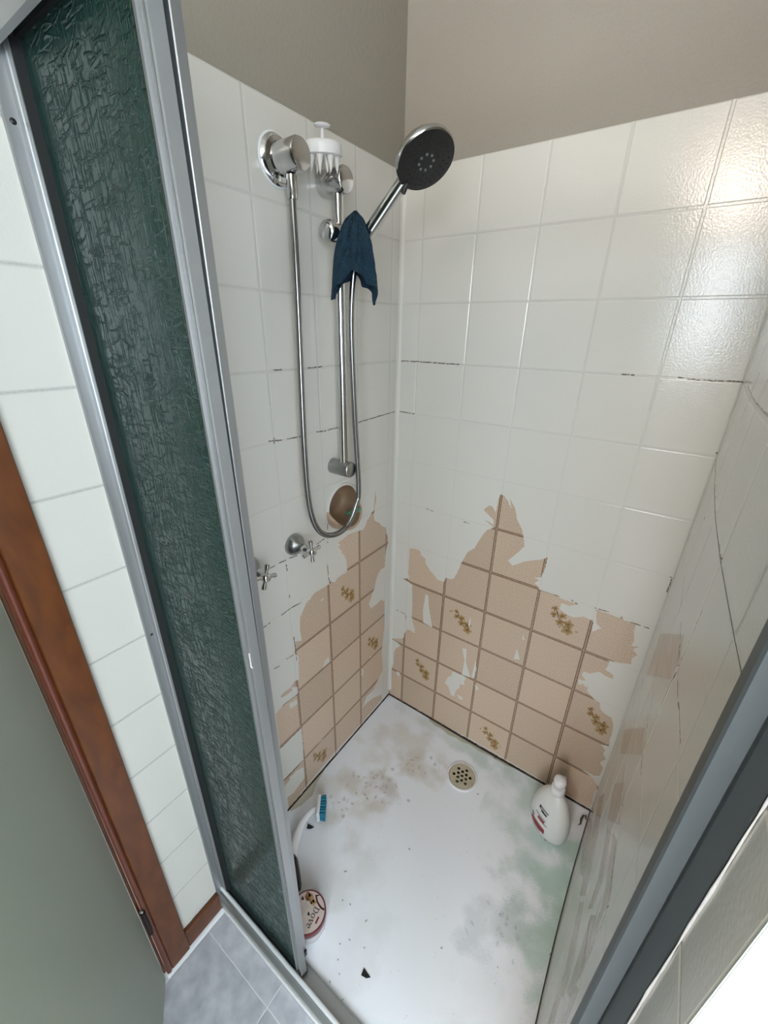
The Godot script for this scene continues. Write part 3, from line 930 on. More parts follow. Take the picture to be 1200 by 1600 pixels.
func screen() -> void:
	var s := thing("shower_screen", "aluminium framed shower screen with dark green patterned glass on the left", "shower screen")
	# wall channel on the left
	part(s, "wall_jamb", run_y([Vector2(0.0005, 0.800), Vector2(0.008, 0.800), Vector2(0.008, 0.8405), Vector2(0.0065, 0.842), Vector2(0.0005, 0.842)], -0.004, 1.74), M.alu)
	part(s, "edge_strip", run_y([Vector2(0.0082, 0.812), Vector2(0.0298, 0.812), Vector2(0.0298, 0.8275), Vector2(0.0225, 0.8275), Vector2(0.0215, 0.8245), Vector2(0.0185, 0.8245), Vector2(0.0175, 0.8275), Vector2(0.0082, 0.8275)], 0.012, 1.715), M.alu)
	part(s, "gasket", run_y([Vector2(0.0299, 0.811), Vector2(0.0318, 0.811), Vector2(0.0306, 0.8265), Vector2(0.0299, 0.8265)], 0.014, 1.715), M.gasket)
	part(s, "screw", Geo.new().lathe([Vector2(0.0, 0.0012), Vector2(0.0028, 0.0008), Vector2(0.0034, 0.0)], 12, Transform3D(Basis(Vector3.BACK, Vector3.RIGHT, Vector3.UP), Vector3(0.0081, 1.645, 0.8345))), M.black)
	part(s, "screw", Geo.new().lathe([Vector2(0.0, 0.0012), Vector2(0.0022, 0.0008), Vector2(0.0028, 0.0)], 12, Transform3D(Basis(Vector3.BACK, Vector3.RIGHT, Vector3.UP), Vector3(0.0081, 0.90, 0.8335))), M.black)
	# head rail
	part(s, "head_rail", run_x([Vector2(0.786, 1.712), Vector2(0.800, 1.720), Vector2(0.8225, 1.720), Vector2(0.8255, 1.716), Vector2(0.834, 1.705), Vector2(0.840, 1.707), Vector2(0.840, 1.760), Vector2(0.786, 1.760)], 0.009, 0.781), M.alu)
	part(s, "head_gasket", run_x([Vector2(0.810, 1.7145), Vector2(0.8205, 1.7145), Vector2(0.8205, 1.7195), Vector2(0.810, 1.7195)], 0.031, 0.270), M.gasket)
	# sill: outer lip, bright bead, gutter and inner lip
	part(s, "sill", run_x([Vector2(0.8425, -0.022), Vector2(0.8435, -0.004), Vector2(0.836, 0.002), Vector2(0.8335, 0.007), Vector2(0.822, 0.007), Vector2(0.8205, 0.0025), Vector2(0.7975, 0.0025), Vector2(0.7965, 0.0065), Vector2(0.7945, 0.0065), Vector2(0.7945, -0.003), Vector2(0.836, -0.003), Vector2(0.838, -0.022)], 0.001, W - 0.001), M.alu)
	part(s, "bead_rail", Geo.new().tube([Vector3(0.001, 0.0115, 0.828), Vector3(W - 0.001, 0.0115, 0.828)], 0.0052, 12), M.alu_bright)
	part(s, "pane_bed", run_x([Vector2(0.809, 0.0035), Vector2(0.8205, 0.0035), Vector2(0.819, 0.017), Vector2(0.809, 0.017)], 0.030, 0.290), M.gasket)
	pane(s, 0.031, 0.297, 0.014, 1.716, 0.8155, LEAN)
	# free stile of the fixed pane, a little out of plumb
	part(s, "stile", run_y([Vector2(0.2935, 0.808), Vector2(0.3165, 0.808), Vector2(0.3145, 0.8205), Vector2(0.3140, 0.8225), Vector2(0.3125, 0.8225), Vector2(0.3115, 0.8205), Vector2(0.3050, 0.8195), Vector2(0.3035, 0.8175), Vector2(0.2995, 0.8175), Vector2(0.2985, 0.8215), Vector2(0.2945, 0.8215), Vector2(0.2935, 0.8205)], 0.018, 1.712, LEAN), M.alu)
	part(s, "foot", Geo.new().box(Vector3(0.3055, 0.0115, 0.811), Vector3(0.026, 0.012, 0.013), 0.003), M.black, "black plastic foot")
	part(s, "rust_patch", Geo.new().box(Vector3(0.3080, 0.0105, 0.8195), Vector3(0.014, 0.009, 0.003), 0.001), M.rust)
	part(s, "paint_drip", Geo.new().tube([Vector3(0.2975, 1.005, 0.8226), Vector3(0.2985, 0.992, 0.8230), Vector3(0.2980, 0.980, 0.8227), Vector3(0.3010, 0.978, 0.8224)], [0.0012, 0.0009, 0.0014, 0.0010], 8), M.paint, "little white paint drip")
	# channel on the right wall
	part(s, "wall_jamb", run_y([Vector2(0.782, 0.818), Vector2(0.799, 0.818), Vector2(0.799, 0.800), Vector2(0.8035, 0.800), Vector2(0.8050, 0.8515), Vector2(0.8035, 0.8525), Vector2(0.7968, 0.8365), Vector2(0.7962, 0.8330), Vector2(0.7952, 0.8345), Vector2(0.7835, 0.834), Vector2(0.782, 0.832)], 0.004, 1.74), M.alu_dark)
	var cl := []
	var cr := []
	for k in 120:
		var y := 0.004 + 1.74 * k / 119.0
		cl.append(Vector3(0.8052, y, 0.8535 + 0.0004 * sin(y * 63.0)))
		cr.append(0.0008 + 0.0002 * sin(y * 47.0) + 0.0002 * sin(y * 131.0))
	part(s, "sealant_bead", Geo.new().tube(cl, cr, 8), M.caulk, "white silicone bead")
	# the door slid open behind the fixed pane
	var d := thing("sliding_door", "sliding shower door pushed open behind the fixed green glass pane", "shower door")
	part(d, "stile", run_y([Vector2(0.270, 0.789), Vector2(0.2975, 0.789), Vector2(0.2975, 0.7990), Vector2(0.2965, 0.800), Vector2(0.270, 0.800)], 0.022, 1.70, -0.0058), M.alu)
	part(d, "stile", run_y([Vector2(0.012, 0.789), Vector2(0.036, 0.789), Vector2(0.036, 0.799), Vector2(0.012, 0.799)], 0.022, 1.70), M.alu)
	part(d, "rail", run_x([Vector2(0.789, 0.022), Vector2(0.799, 0.022), Vector2(0.799, 0.050), Vector2(0.789, 0.050)], 0.0365, 0.2695), M.alu)
	part(d, "rail", run_x([Vector2(0.789, 1.672), Vector2(0.799, 1.672), Vector2(0.799, 1.700), Vector2(0.789, 1.700)], 0.0365, 0.2595), M.alu)
	pane(d, 0.034, 0.272, 0.048, 1.674, 0.794, -0.0058)
	part(d, "guide", Geo.new().box(Vector3(0.3000, 0.046, 0.7945), Vector3(0.0048, 0.020, 0.009), 0.001), M.black)
	part(d, "roller", Geo.new().lathe([Vector2(0.0, -0.003), Vector2(0.008, -0.003), Vector2(0.008, 0.003), Vector2(0.0, 0.003)], 16, Transform3D(Basis(Vector3.RIGHT, Vector3.BACK, Vector3.DOWN), Vector3(0.28, 0.0145, 0.7945))), M.black)


func tray() -> void:
	var t := thing("shower_tray", "white shower tray with green and brown stains", "shower tray")
	var c := Canvas.new(1024, 1024, W, 0.8, Color8(240, 243, 250), 53)
	# here s = x and the canvas height runs along z (z = 0 at the top): y = 0.8 - z
	var soft := FastNoiseLite.new()
	soft.seed = 3
	soft.frequency = 0.006
	soft.fractal_octaves = 4
	var blots := [   # x, z, rx, rz, turn, colour, strength
		[0.19, 0.17, 0.13, 0.085, -0.35, Color8(188, 176, 150), 0.55], [0.27, 0.20, 0.09, 0.05, -0.4, Color8(176, 158, 132), 0.55],
		[0.17, 0.365, 0.085, 0.05, -0.5, Color8(176, 160, 146), 0.55], [0.22, 0.335, 0.05, 0.03, 0.0, Color8(160, 142, 132), 0.5],
		[0.11, 0.42, 0.09, 0.10, 0.3, Color8(196, 186, 166), 0.5], [0.21, 0.47, 0.06, 0.07, 0.3, Color8(192, 182, 168), 0.26],
		[0.36, 0.03, 0.24, 0.03, 0.0, Color8(176, 184, 168), 0.6], [0.56, 0.05, 0.17, 0.05, 0.15, Color8(180, 206, 196), 0.75],
		[0.64, 0.14, 0.10, 0.10, 0.5, Color8(185, 209, 198), 0.7], [0.71, 0.24, 0.10, 0.12, 0.3, Color8(175, 205, 192), 0.8],
		[0.78, 0.27, 0.06, 0.22, 0.0, Color8(157, 197, 179), 0.9], [0.70, 0.34, 0.09, 0.07, 0.4, Color8(175, 196, 189), 0.7],
		[0.74, 0.44, 0.07, 0.10, 0.1, Color8(180, 201, 192), 0.6], [0.66, 0.45, 0.06, 0.08, 0.5, Color8(176, 184, 186), 0.6],
		[0.15, 0.62, 0.13, 0.12, 0.2, Color8(196, 190, 174), 0.26], [0.28, 0.60, 0.06, 0.10, 0.4, Color8(200, 198, 190), 0.26],
		[0.385, 0.72, 0.05, 0.10, 0.4, Color8(196, 190, 184), 0.26], [0.66, 0.60, 0.05, 0.12, 0.3, Color8(190, 196, 198), 0.26],
	]
	for q in blots:
		var r: float = maxf(q[2], q[3]) * 1.4
		var ct := cos(q[4])
		var sn := sin(q[4])
		for y in range(maxi(0, int((q[1] - r) * c.sy)), mini(1023, int((q[1] + r) * c.sy))):
			for x in range(maxi(0, int((q[0] - r) * c.sx)), mini(1023, int((q[0] + r) * c.sx))):
				var dx: float = x / c.sx - q[0]
				var dz: float = y / c.sy - q[1]
				var u: float = (dx * ct + dz * sn) / q[2]
				var w: float = (-dx * sn + dz * ct) / q[3]
				var at := y * 1024 + x
				var a: float = (1.0 - (u * u + w * w) * 0.6 + 1.5 * soft.get_noise_2d(x, y) + 0.7 * (c.grain[at] / 255.0 - 0.5)) * q[6]
				if a > 0.03:
					c.mixpx(at, q[5], clampf(a, 0.0, q[6]) * 0.45)
	# ring marks and specks
	var r2 := RandomNumberGenerator.new()
	r2.seed = 12
	for k in 70:
		var o: Vector2 = [Vector2(0.17, 0.36), Vector2(0.25, 0.20), Vector2(0.21, 0.33), Vector2(0.13, 0.46), Vector2(0.67, 0.44)][k % 5] + Vector2(r2.randfn(0, 0.035), r2.randfn(0, 0.028))
		c.disc(o.x, 0.8 - o.y, r2.randf_range(0.003, 0.008), r2.randf_range(0.002, 0.006), r2.randf() * 3.0, Color8(150, 130, 120) if k % 5 < 4 else Color8(140, 150, 156), r2.randf_range(0.12, 0.38), -1, 1.2)
	for p in [[0.293, 0.649], [0.316, 0.644], [0.372, 0.646], [0.369, 0.785], [0.413, 0.79], [0.379, 0.762], [0.452, 0.107], [0.481, 0.162], [0.56, 0.576], [0.69, 0.526], [0.79, 0.427], [0.378, 0.438], [0.257, 0.594], [0.36, 0.745], [0.345, 0.72], [0.36, 0.70], [0.40, 0.69]]:
		c.disc(p[0], 0.8 - p[1], r2.randf_range(0.0015, 0.004), r2.randf_range(0.001, 0.003), r2.randf() * 3.0, Color8(104, 96, 94), 0.5, -1, 0.9)
	for k in 110:
		c.disc(r2.randf() * W, r2.randf() * 0.8, 0.0011, 0.0009, 0.0, Color8(140, 134, 132), 0.4)
	# worn patches where the enamel is gone beside the walls (in mm: x, 800 - z)
	c.scan([0, 395, 4, 393, 14, 340, 30, 305, 24, 262, 10, 228, 0, 222], 4)
	c.scan([198, 800, 205, 790, 235, 783, 262, 786, 296, 779, 330, 785, 352, 782, 380, 790, 420, 786, 470, 791, 520, 788, 560, 800], 4)
	for at in 1024 * 1024:
		if c.mask[at] == 4:
			c.mixpx(at, Color8(178, 170, 146), 0.72)
	for at in 1024 * 1024:
		c.hgt[at] = c.hgt[at] / 6
	var m := StandardMaterial3D.new()
	m.albedo_texture = c.color_tex()
	m.roughness = 0.34
	relief(m, c.height_tex(), 0.03)
	m.texture_repeat = false
	var dip := func(x: float, z: float) -> Vector3:
		var away := Vector2(x - 0.411, z - 0.139).length()
		var edge := minf(minf(x, W - x), minf(z, 0.794 - z))
		return Vector3(x, -0.006 * (1.0 - smoothstep(0.04, 0.35, away)) - 0.002 * smoothstep(0.0, 0.03, edge) - 0.001, z)
	var bg := Geo.new()
	var hole := Rect2(0.291, 0.019, 0.24, 0.24)      # square of the basin that holds the drain
	for a in [[0.0, hole.position.x, 0.0, 0.794], [hole.end.x, W, 0.0, 0.794], [hole.position.x, hole.end.x, 0.0, hole.position.y], [hole.position.x, hole.end.x, hole.end.y, 0.794]]:
		var rows := []
		var uvs := []
		for j in 33:
			var row := []
			var uv := []
			for k in 25:
				var p: Vector3 = dip.call(lerpf(a[0], a[1], k / 24.0), lerpf(a[2], a[3], j / 32.0))
				row.append(p)
				uv.append(Vector2(p.x / W, p.z / 0.8))
			rows.append(row)
			uvs.append(uv)
		bg.sheet(rows, false, uvs)
	var ring := []
	var ruv := []
	for j in 13:
		var row := []
		var uv := []
		for k in 96:
			var an := TAU * k / 96.0
			var d2 := Vector2(cos(an), sin(an))
			var p2 := Vector2(0.411, 0.139) + d2 * lerpf(0.0445, 0.12 / maxf(absf(d2.x), absf(d2.y)), j / 12.0)
			row.append(dip.call(p2.x, p2.y))
			uv.append(Vector2(p2.x / W, p2.y / 0.8))
		ring.append(row)
		ruv.append(uv)
	bg.sheet(ring, true, ruv)
	part(t, "basin", bg, m)
	solid(t, "kerb", Vector3(0.001, FLOOR, 0.60), Vector3(W - 0.001, -0.012, 0.8375), mat(Color8(196, 192, 186), 0.5), 0.002)
	part(t, "kerb_sealant", Geo.new().tube([Vector3(0.012, FLOOR + 0.002, 0.8395), Vector3(W - 0.001, FLOOR + 0.002, 0.8395)], 0.003, 8), M.caulk)
	# peeled curl of old sealant in the far right corner
	part(t, "sealant_curl", Geo.new().tube([Vector3(0.781, 0.0002, 0.070), Vector3(0.787, 0.001, 0.063), Vector3(0.786, 0.002, 0.048), Vector3(0.789, 0.0025, 0.032), Vector3(0.796, 0.002, 0.027), Vector3(0.798, 0.002, 0.040)], [0.0008, 0.0022, 0.0036, 0.0030, 0.0034, 0.0014], 8), mat(Color8(96, 82, 70), 0.7), "curl of peeled dirty sealant")
	part(t, "sealant_curl", Geo.new().tube([Vector3(0.474, -0.001, 0.012), Vector3(0.482, 0.001, 0.009), Vector3(0.488, 0.001, 0.014)], [0.0008, 0.0014, 0.0007], 8), mat(Color8(110, 98, 84), 0.7), "curl of peeled dirty sealant")
	# drain
	var dn := thing("floor_drain", "round brass-toned drain grate with black holes in the tray", "drain")
	var o := Vector3(0.411, -0.0075, 0.139)
	part(dn, "rim", Geo.new().lathe([Vector2(0.0455, 0.0), Vector2(0.0465, 0.0032), Vector2(0.0515, 0.0032), Vector2(0.0530, 0.001), Vector2(0.0530, -0.002)], 48, Transform3D(Basis(), o)), M.white_plastic)
	part(dn, "sump", Geo.new().lathe([Vector2(0.0455, 0.0), Vector2(0.0440, -0.010), Vector2(0.0420, -0.095), Vector2(0.0, -0.098)], 40, Transform3D(Basis(), o)), mat(Color8(84, 78, 70), 0.6))
	# perforated plate over the open sump
	var holes := [Vector2.ZERO]
	for k in 6:
		holes.append(Vector2.from_angle(TAU * k / 6.0 + 0.2) * 0.0162)
	for k in 6:
		holes.append(Vector2.from_angle(TAU * k / 6.0 + 0.2 + PI / 6.0) * 0.0281)
	var comb := CSGCombiner3D.new()
	comb.name = "grate"
	var disc := CSGCylinder3D.new()
	disc.radius = 0.0447
	disc.height = 0.0022
	disc.sides = 48
	disc.material = relief(triplanar(mat(Color8(196, 188, 164), 0.4, 0.25), 10.0), M.fine, 0.01)
	comb.add_child(disc)
	for h in holes:
		var cut := CSGCylinder3D.new()
		cut.operation = CSGShape3D.OPERATION_SUBTRACTION
		cut.radius = 0.0054
		cut.height = 0.01
		cut.sides = 16
		cut.position = Vector3(h.x, 0, h.y)
		cut.material = disc.material
		comb.add_child(cut)
	comb.position = o + Vector3(0, 0.0022, 0)
	dn.add_child(comb)


func curve(points: Array, step := 0.006) -> Array:
	var c := Curve3D.new()
	c.bake_interval = step
	for k in points.size():
		var d: Vector3 = (points[mini(k + 1, points.size() - 1)] - points[maxi(k - 1, 0)]) / 6.0
		c.add_point(points[k], -d, d)
	return Array(c.get_baked_points())


const OUT_X := Basis(Vector3(0, 0, 1), Vector3(1, 0, 0), Vector3(0, 1, 0))   # local y points out of the left wall


func fittings() -> void:
	# outlet elbow
	var e := thing("shower_wall_outlet", "chrome wall elbow feeding the shower hose", "pipe fitting")
	var xf := Transform3D(OUT_X, Vector3(0.0005, 1.714, 0.428))
	part(e, "flange", Geo.new().lathe([Vector2(0.026, 0.0), Vector2(0.039, 0.0), Vector2(0.0395, 0.003), Vector2(0.035, 0.007), Vector2(0.034, 0.010), Vector2(0.026, 0.012)], 40, xf), M.chrome)
	part(e, "body", Geo.new().lathe([Vector2(0.0255, 0.008), Vector2(0.0255, 0.060), Vector2(0.0235, 0.064), Vector2(0.012, 0.0655), Vector2(0.0, 0.066)], 40, xf), M.chrome)
	part(e, "seal", Geo.new().lathe([Vector2(0.038, -0.0004), Vector2(0.0425, -0.0002), Vector2(0.041, 0.002), Vector2(0.039, 0.0025)], 40, xf), M.caulk, "white silicone round the flange")
	# hose
	var h := thing("shower_hose", "flexible metal shower hose hanging in a long loop", "hose")
	var hp := [Vector3(0.038, 1.652, 0.430), Vector3(0.043, 1.55, 0.436), Vector3(0.045, 1.45, 0.440), Vector3(0.050, 1.19, 0.452), Vector3(0.055, 1.05, 0.452), Vector3(0.060, 0.975, 0.430), Vector3(0.065, 0.945, 0.385), Vector3(0.067, 0.950, 0.330), Vector3(0.070, 1.0, 0.295), Vector3(0.071, 1.05, 0.284), Vector3(0.070, 1.25, 0.296), Vector3(0.072, 1.45, 0.306), Vector3(0.084, 1.565, 0.306)]
	var path := curve(hp, 0.0012)
	var rad := []
	for k in path.size():
		rad.append(0.0071 if k % 4 < 2 else 0.0062)
	part(h, "hose", Geo.new().tube(path, rad, 12), M.hose)
	part(h, "nut", Geo.new().lathe([Vector2(0.0, 0.0), Vector2(0.0095, 0.0), Vector2(0.0100, 0.004), Vector2(0.0095, 0.036), Vector2(0.0, 0.038)], 8, Transform3D(Basis(), Vector3(0.037, 1.651, 0.429))), M.chrome)
	# rail with brackets and slider
	var r := thing("shower_rail", "upright chrome shower rail with two wall brackets", "shower rail")
	part(r, "rail", Geo.new().tube([Vector3(0.040, 1.085, 0.304), Vector3(0.040, 1.72, 0.304)], 0.0112, 20), M.chrome)
	for a in [[1.706, 0.0235, M.chrome], [1.100, 0.0205, M.chrome_dull]]:
		part(r, "bracket", Geo.new().lathe([Vector2(0.0, 0.0), Vector2(a[1], 0.0), Vector2(a[1], 0.060), Vector2(a[1] - 0.002, 0.0635), Vector2(a[1] - 0.003, 0.064), Vector2(0.0, 0.066)], 36, Transform3D(OUT_X, Vector3(0.0005, a[0], 0.304))), a[2])
	var zt := Basis(Vector3(1, 0, 0), Vector3(0, 0, 1), Vector3(0, -1, 0))
	var sl := part(r, "slider", Geo.new().lathe([Vector2(0.0, -0.034), Vector2(0.015, -0.034), Vector2(0.018, -0.030), Vector2(0.018, 0.018), Vector2(0.0155, 0.0185), Vector2(0.0155, 0.021)], 32, Transform3D(zt, Vector3(0.042, 1.616, 0.306))), M.chrome)
	part(sl, "knob", Geo.new().lathe([Vector2(0.0155, 0.021), Vector2(0.0200, 0.022), Vector2(0.0205, 0.034), Vector2(0.0185, 0.040), Vector2(0.011, 0.043), Vector2(0.0, 0.044)], 32, Transform3D(zt, Vector3(0.042, 1.616, 0.306))), M.chrome)
	var hd := Vector3(0.81, 0.586, 0.0).normalized()
	var cradle := Transform3D(Basis(Vector3(-hd.y, hd.x, 0), hd, Vector3(0, 0, 1)), Vector3(0.090, 1.592, 0.306))
	part(sl, "cradle", Geo.new().lathe([Vector2(0.0155, -0.014), Vector2(0.0195, 0.012), Vector2(0.0180, 0.013), Vector2(0.0145, -0.012)], 28, cradle), M.black_gloss)
	part(sl, "arm", Geo.new().tube([Vector3(0.052, 1.610, 0.306), Vector3(0.074, 1.598, 0.306)], [0.013, 0.011], 16), M.black_gloss)
	# hand shower
	var s := thing("hand_shower", "round chrome hand shower with black spray face", "shower head")
	var hc := Vector3(0.240, 1.713, 0.302)
	var base := Vector3(0.086, 1.580, 0.306)
	var neck := hc - hd * 0.040 + Vector3(0, 0.004, 0)
	part(s, "handle", Geo.new().tube([base, base.lerp(neck, 0.08), base.lerp(neck, 0.5), base.lerp(neck, 0.9), neck, hc - hd * 0.020 + Vector3(0.0, 0.007, 0)], [0.0105, 0.0125, 0.0128, 0.0118, 0.0125, 0.0100], 20), M.chrome)
	var fn := Vector3(0.55, -0.80, 0.24).normalized()      # way the spray face looks
	var side := fn.cross(hd).normalized()
	var fx := Transform3D(Basis(side, fn, side.cross(fn)), hc)
	part(s, "shell", Geo.new().lathe([Vector2(0.0, -0.016), Vector2(0.034, -0.0145), Vector2(0.046, -0.010), Vector2(0.0525, -0.002), Vector2(0.0540, 0.004), Vector2(0.0540, 0.009), Vector2(0.0525, 0.0105)], 56, fx), M.chrome)
	var face := part(s, "spray_face", Geo.new().lathe([Vector2(0.0525, 0.0100), Vector2(0.046, 0.0112), Vector2(0.0, 0.0118)], 56, fx), M.black)
	for ring in [[8, 0.0135, 0.0027, M.nozzle], [14, 0.023, 0.0013, M.nozzle_dark], [20, 0.033, 0.0013, M.nozzle_dark], [26, 0.042, 0.0012, M.nozzle_dark]]:
		for k in ring[0]:
			var a: float = TAU * k / ring[0]
			part(face, "nozzle", Geo.new().lathe([Vector2(0.0, 0.0022), Vector2(ring[2] * 0.8, 0.0020), Vector2(ring[2], 0.0)], 8, Transform3D(fx.basis, fx * Vector3(cos(a) * ring[1], 0.0112, sin(a) * ring[1]))), ring[3])
	var low := (-hd - fn * (-hd).dot(fn)).normalized()
	part(s, "selector", Geo.new().tube([hc + low * 0.046 + fn * 0.010, hc + low * 0.054 + fn * 0.0135, hc + low * 0.060 + fn * 0.019], [0.0050, 0.0046, 0.0038], 10), M.black)
	# taps
	tap(Vector3(0.0005, 0.931, 0.463), 0.06, "cross-handled chrome tap on a domed plate, nearer the corner")
	tap(Vector3(0.0005, 0.931, 0.606), -0.3, "cross-handled chrome tap half hidden behind the screen frame")
	# recessed soap dish
	var d := thing("soap_dish", "brown ceramic soap dish let into the tiles", "soap dish")
	var cz := 0.268
	var cy := 0.975
	var rim := func(a: float) -> float: return 0.034 * pow(maxf(0.0, -sin(a)), 0.8) * smoothstep(-0.05, 0.45, -sin(a)) + 0.003
	var at := func(a: float, k: float, x: float) -> Vector3: return Vector3(x, cy + sin(a) * 0.062 * k, cz + cos(a) * 0.065 * k)
	var bowl := []
	for k in 12:
		var q := k / 11.0
		var row := []
		for j in 48:
			var a := TAU * j / 48.0
			var x := lerpf(-0.044, rim.call(a), pow(q, 5.0))
			row.append(at.call(a, 0.12 + 0.80 * pow(q, 0.8), x))
		bowl.append(row)
	var bg := Geo.new().sheet(bowl, true)
	var back := []
	for j in 48:
		back.append(at.call(TAU * j / 48.0, 0.12, -0.044))
	var mid := []
	for j in 48:
		mid.append(at.call(TAU * j / 48.0, 0.001, -0.044))
	bg.sheet([mid, back], true)
	part(d, "bowl", bg, M.bowl)
	for half in 2:
		var rows := []
		var n0: int = 24 if half == 0 else 0
		for k in 6:
			var row := []
			for j in 25:
				var a := TAU * (n0 + j) / 48.0
				var kk: float = [0.92, 0.96, 1.0, 1.03, 1.05, 1.06][k]
				var lift: float = [0.0, 0.0025, 0.0028, 0.0015, -0.004, -0.2][k]
				var x: float = rim.call(a) + lift
				if k == 5:
					x = -0.002
				if half == 0:
					kk += 0.12 * maxf(0.0, -sin(a)) * k / 5.0 * (0.4 if k < 5 else 1.0)
				row.append(at.call(a, kk, x))
			rows.append(row)
		part(d, "lip" if half == 0 else "painted_rim", Geo.new().sheet(rows), M.old_tile if half == 0 else M.paint, "" if half == 0 else "upper rim under white paint")
	var so := thing("soap_bar", "sliver of green soap on the soap dish", "soap")
	part(so, "bar", Geo.new().lathe([Vector2(0.0, -0.006), Vector2(0.016, -0.005), Vector2(0.021, 0.0), Vector2(0.016, 0.005), Vector2(0.0, 0.006)], 24, Transform3D(Basis(Vector3.BACK, 0.35), Vector3(0.010, 0.944, 0.232)), 1.5), M.soap)


func tap(at: Vector3, turn: float, label: String) -> void:
	var t := thing("tap", label, "tap", "pair of shower taps")
	var xf := Transform3D(OUT_X, at)
	part(t, "cover_plate", Geo.new().lathe([Vector2(0.0285, 0.0), Vector2(0.0285, 0.004), Vector2(0.0265, 0.012), Vector2(0.020, 0.021), Vector2(0.0125, 0.028), Vector2(0.0110, 0.032), Vector2(0.0, 0.032)], 36, xf), M.chrome_dull)
	part(t, "spindle", Geo.new().lathe([Vector2(0.0075, 0.030), Vector2(0.0105, 0.036), Vector2(0.0110, 0.044), Vector2(0.0085, 0.049), Vector2(0.0070, 0.056), Vector2(0.0, 0.056)], 24, xf), M.chrome)
	var hd := part(t, "handle", Geo.new().lathe([Vector2(0.0080, 0.054), Vector2(0.0105, 0.059), Vector2(0.0105, 0.068), Vector2(0.0080, 0.073), Vector2(0.0, 0.0745)], 24, xf), M.chrome)
	for k in 4:
		var a := TAU * k / 4.0 + turn
		var d := Vector3(0, cos(a), sin(a))
		var o := at + Vector3(0.064, 0, 0)
		part(hd, "arm", Geo.new().tube([o + d * 0.007, o + d * 0.014, o + d * 0.024, o + d * 0.0285, o + d * 0.0295], [0.0044, 0.0040, 0.0058, 0.0054, 0.0026], 12), M.chrome)


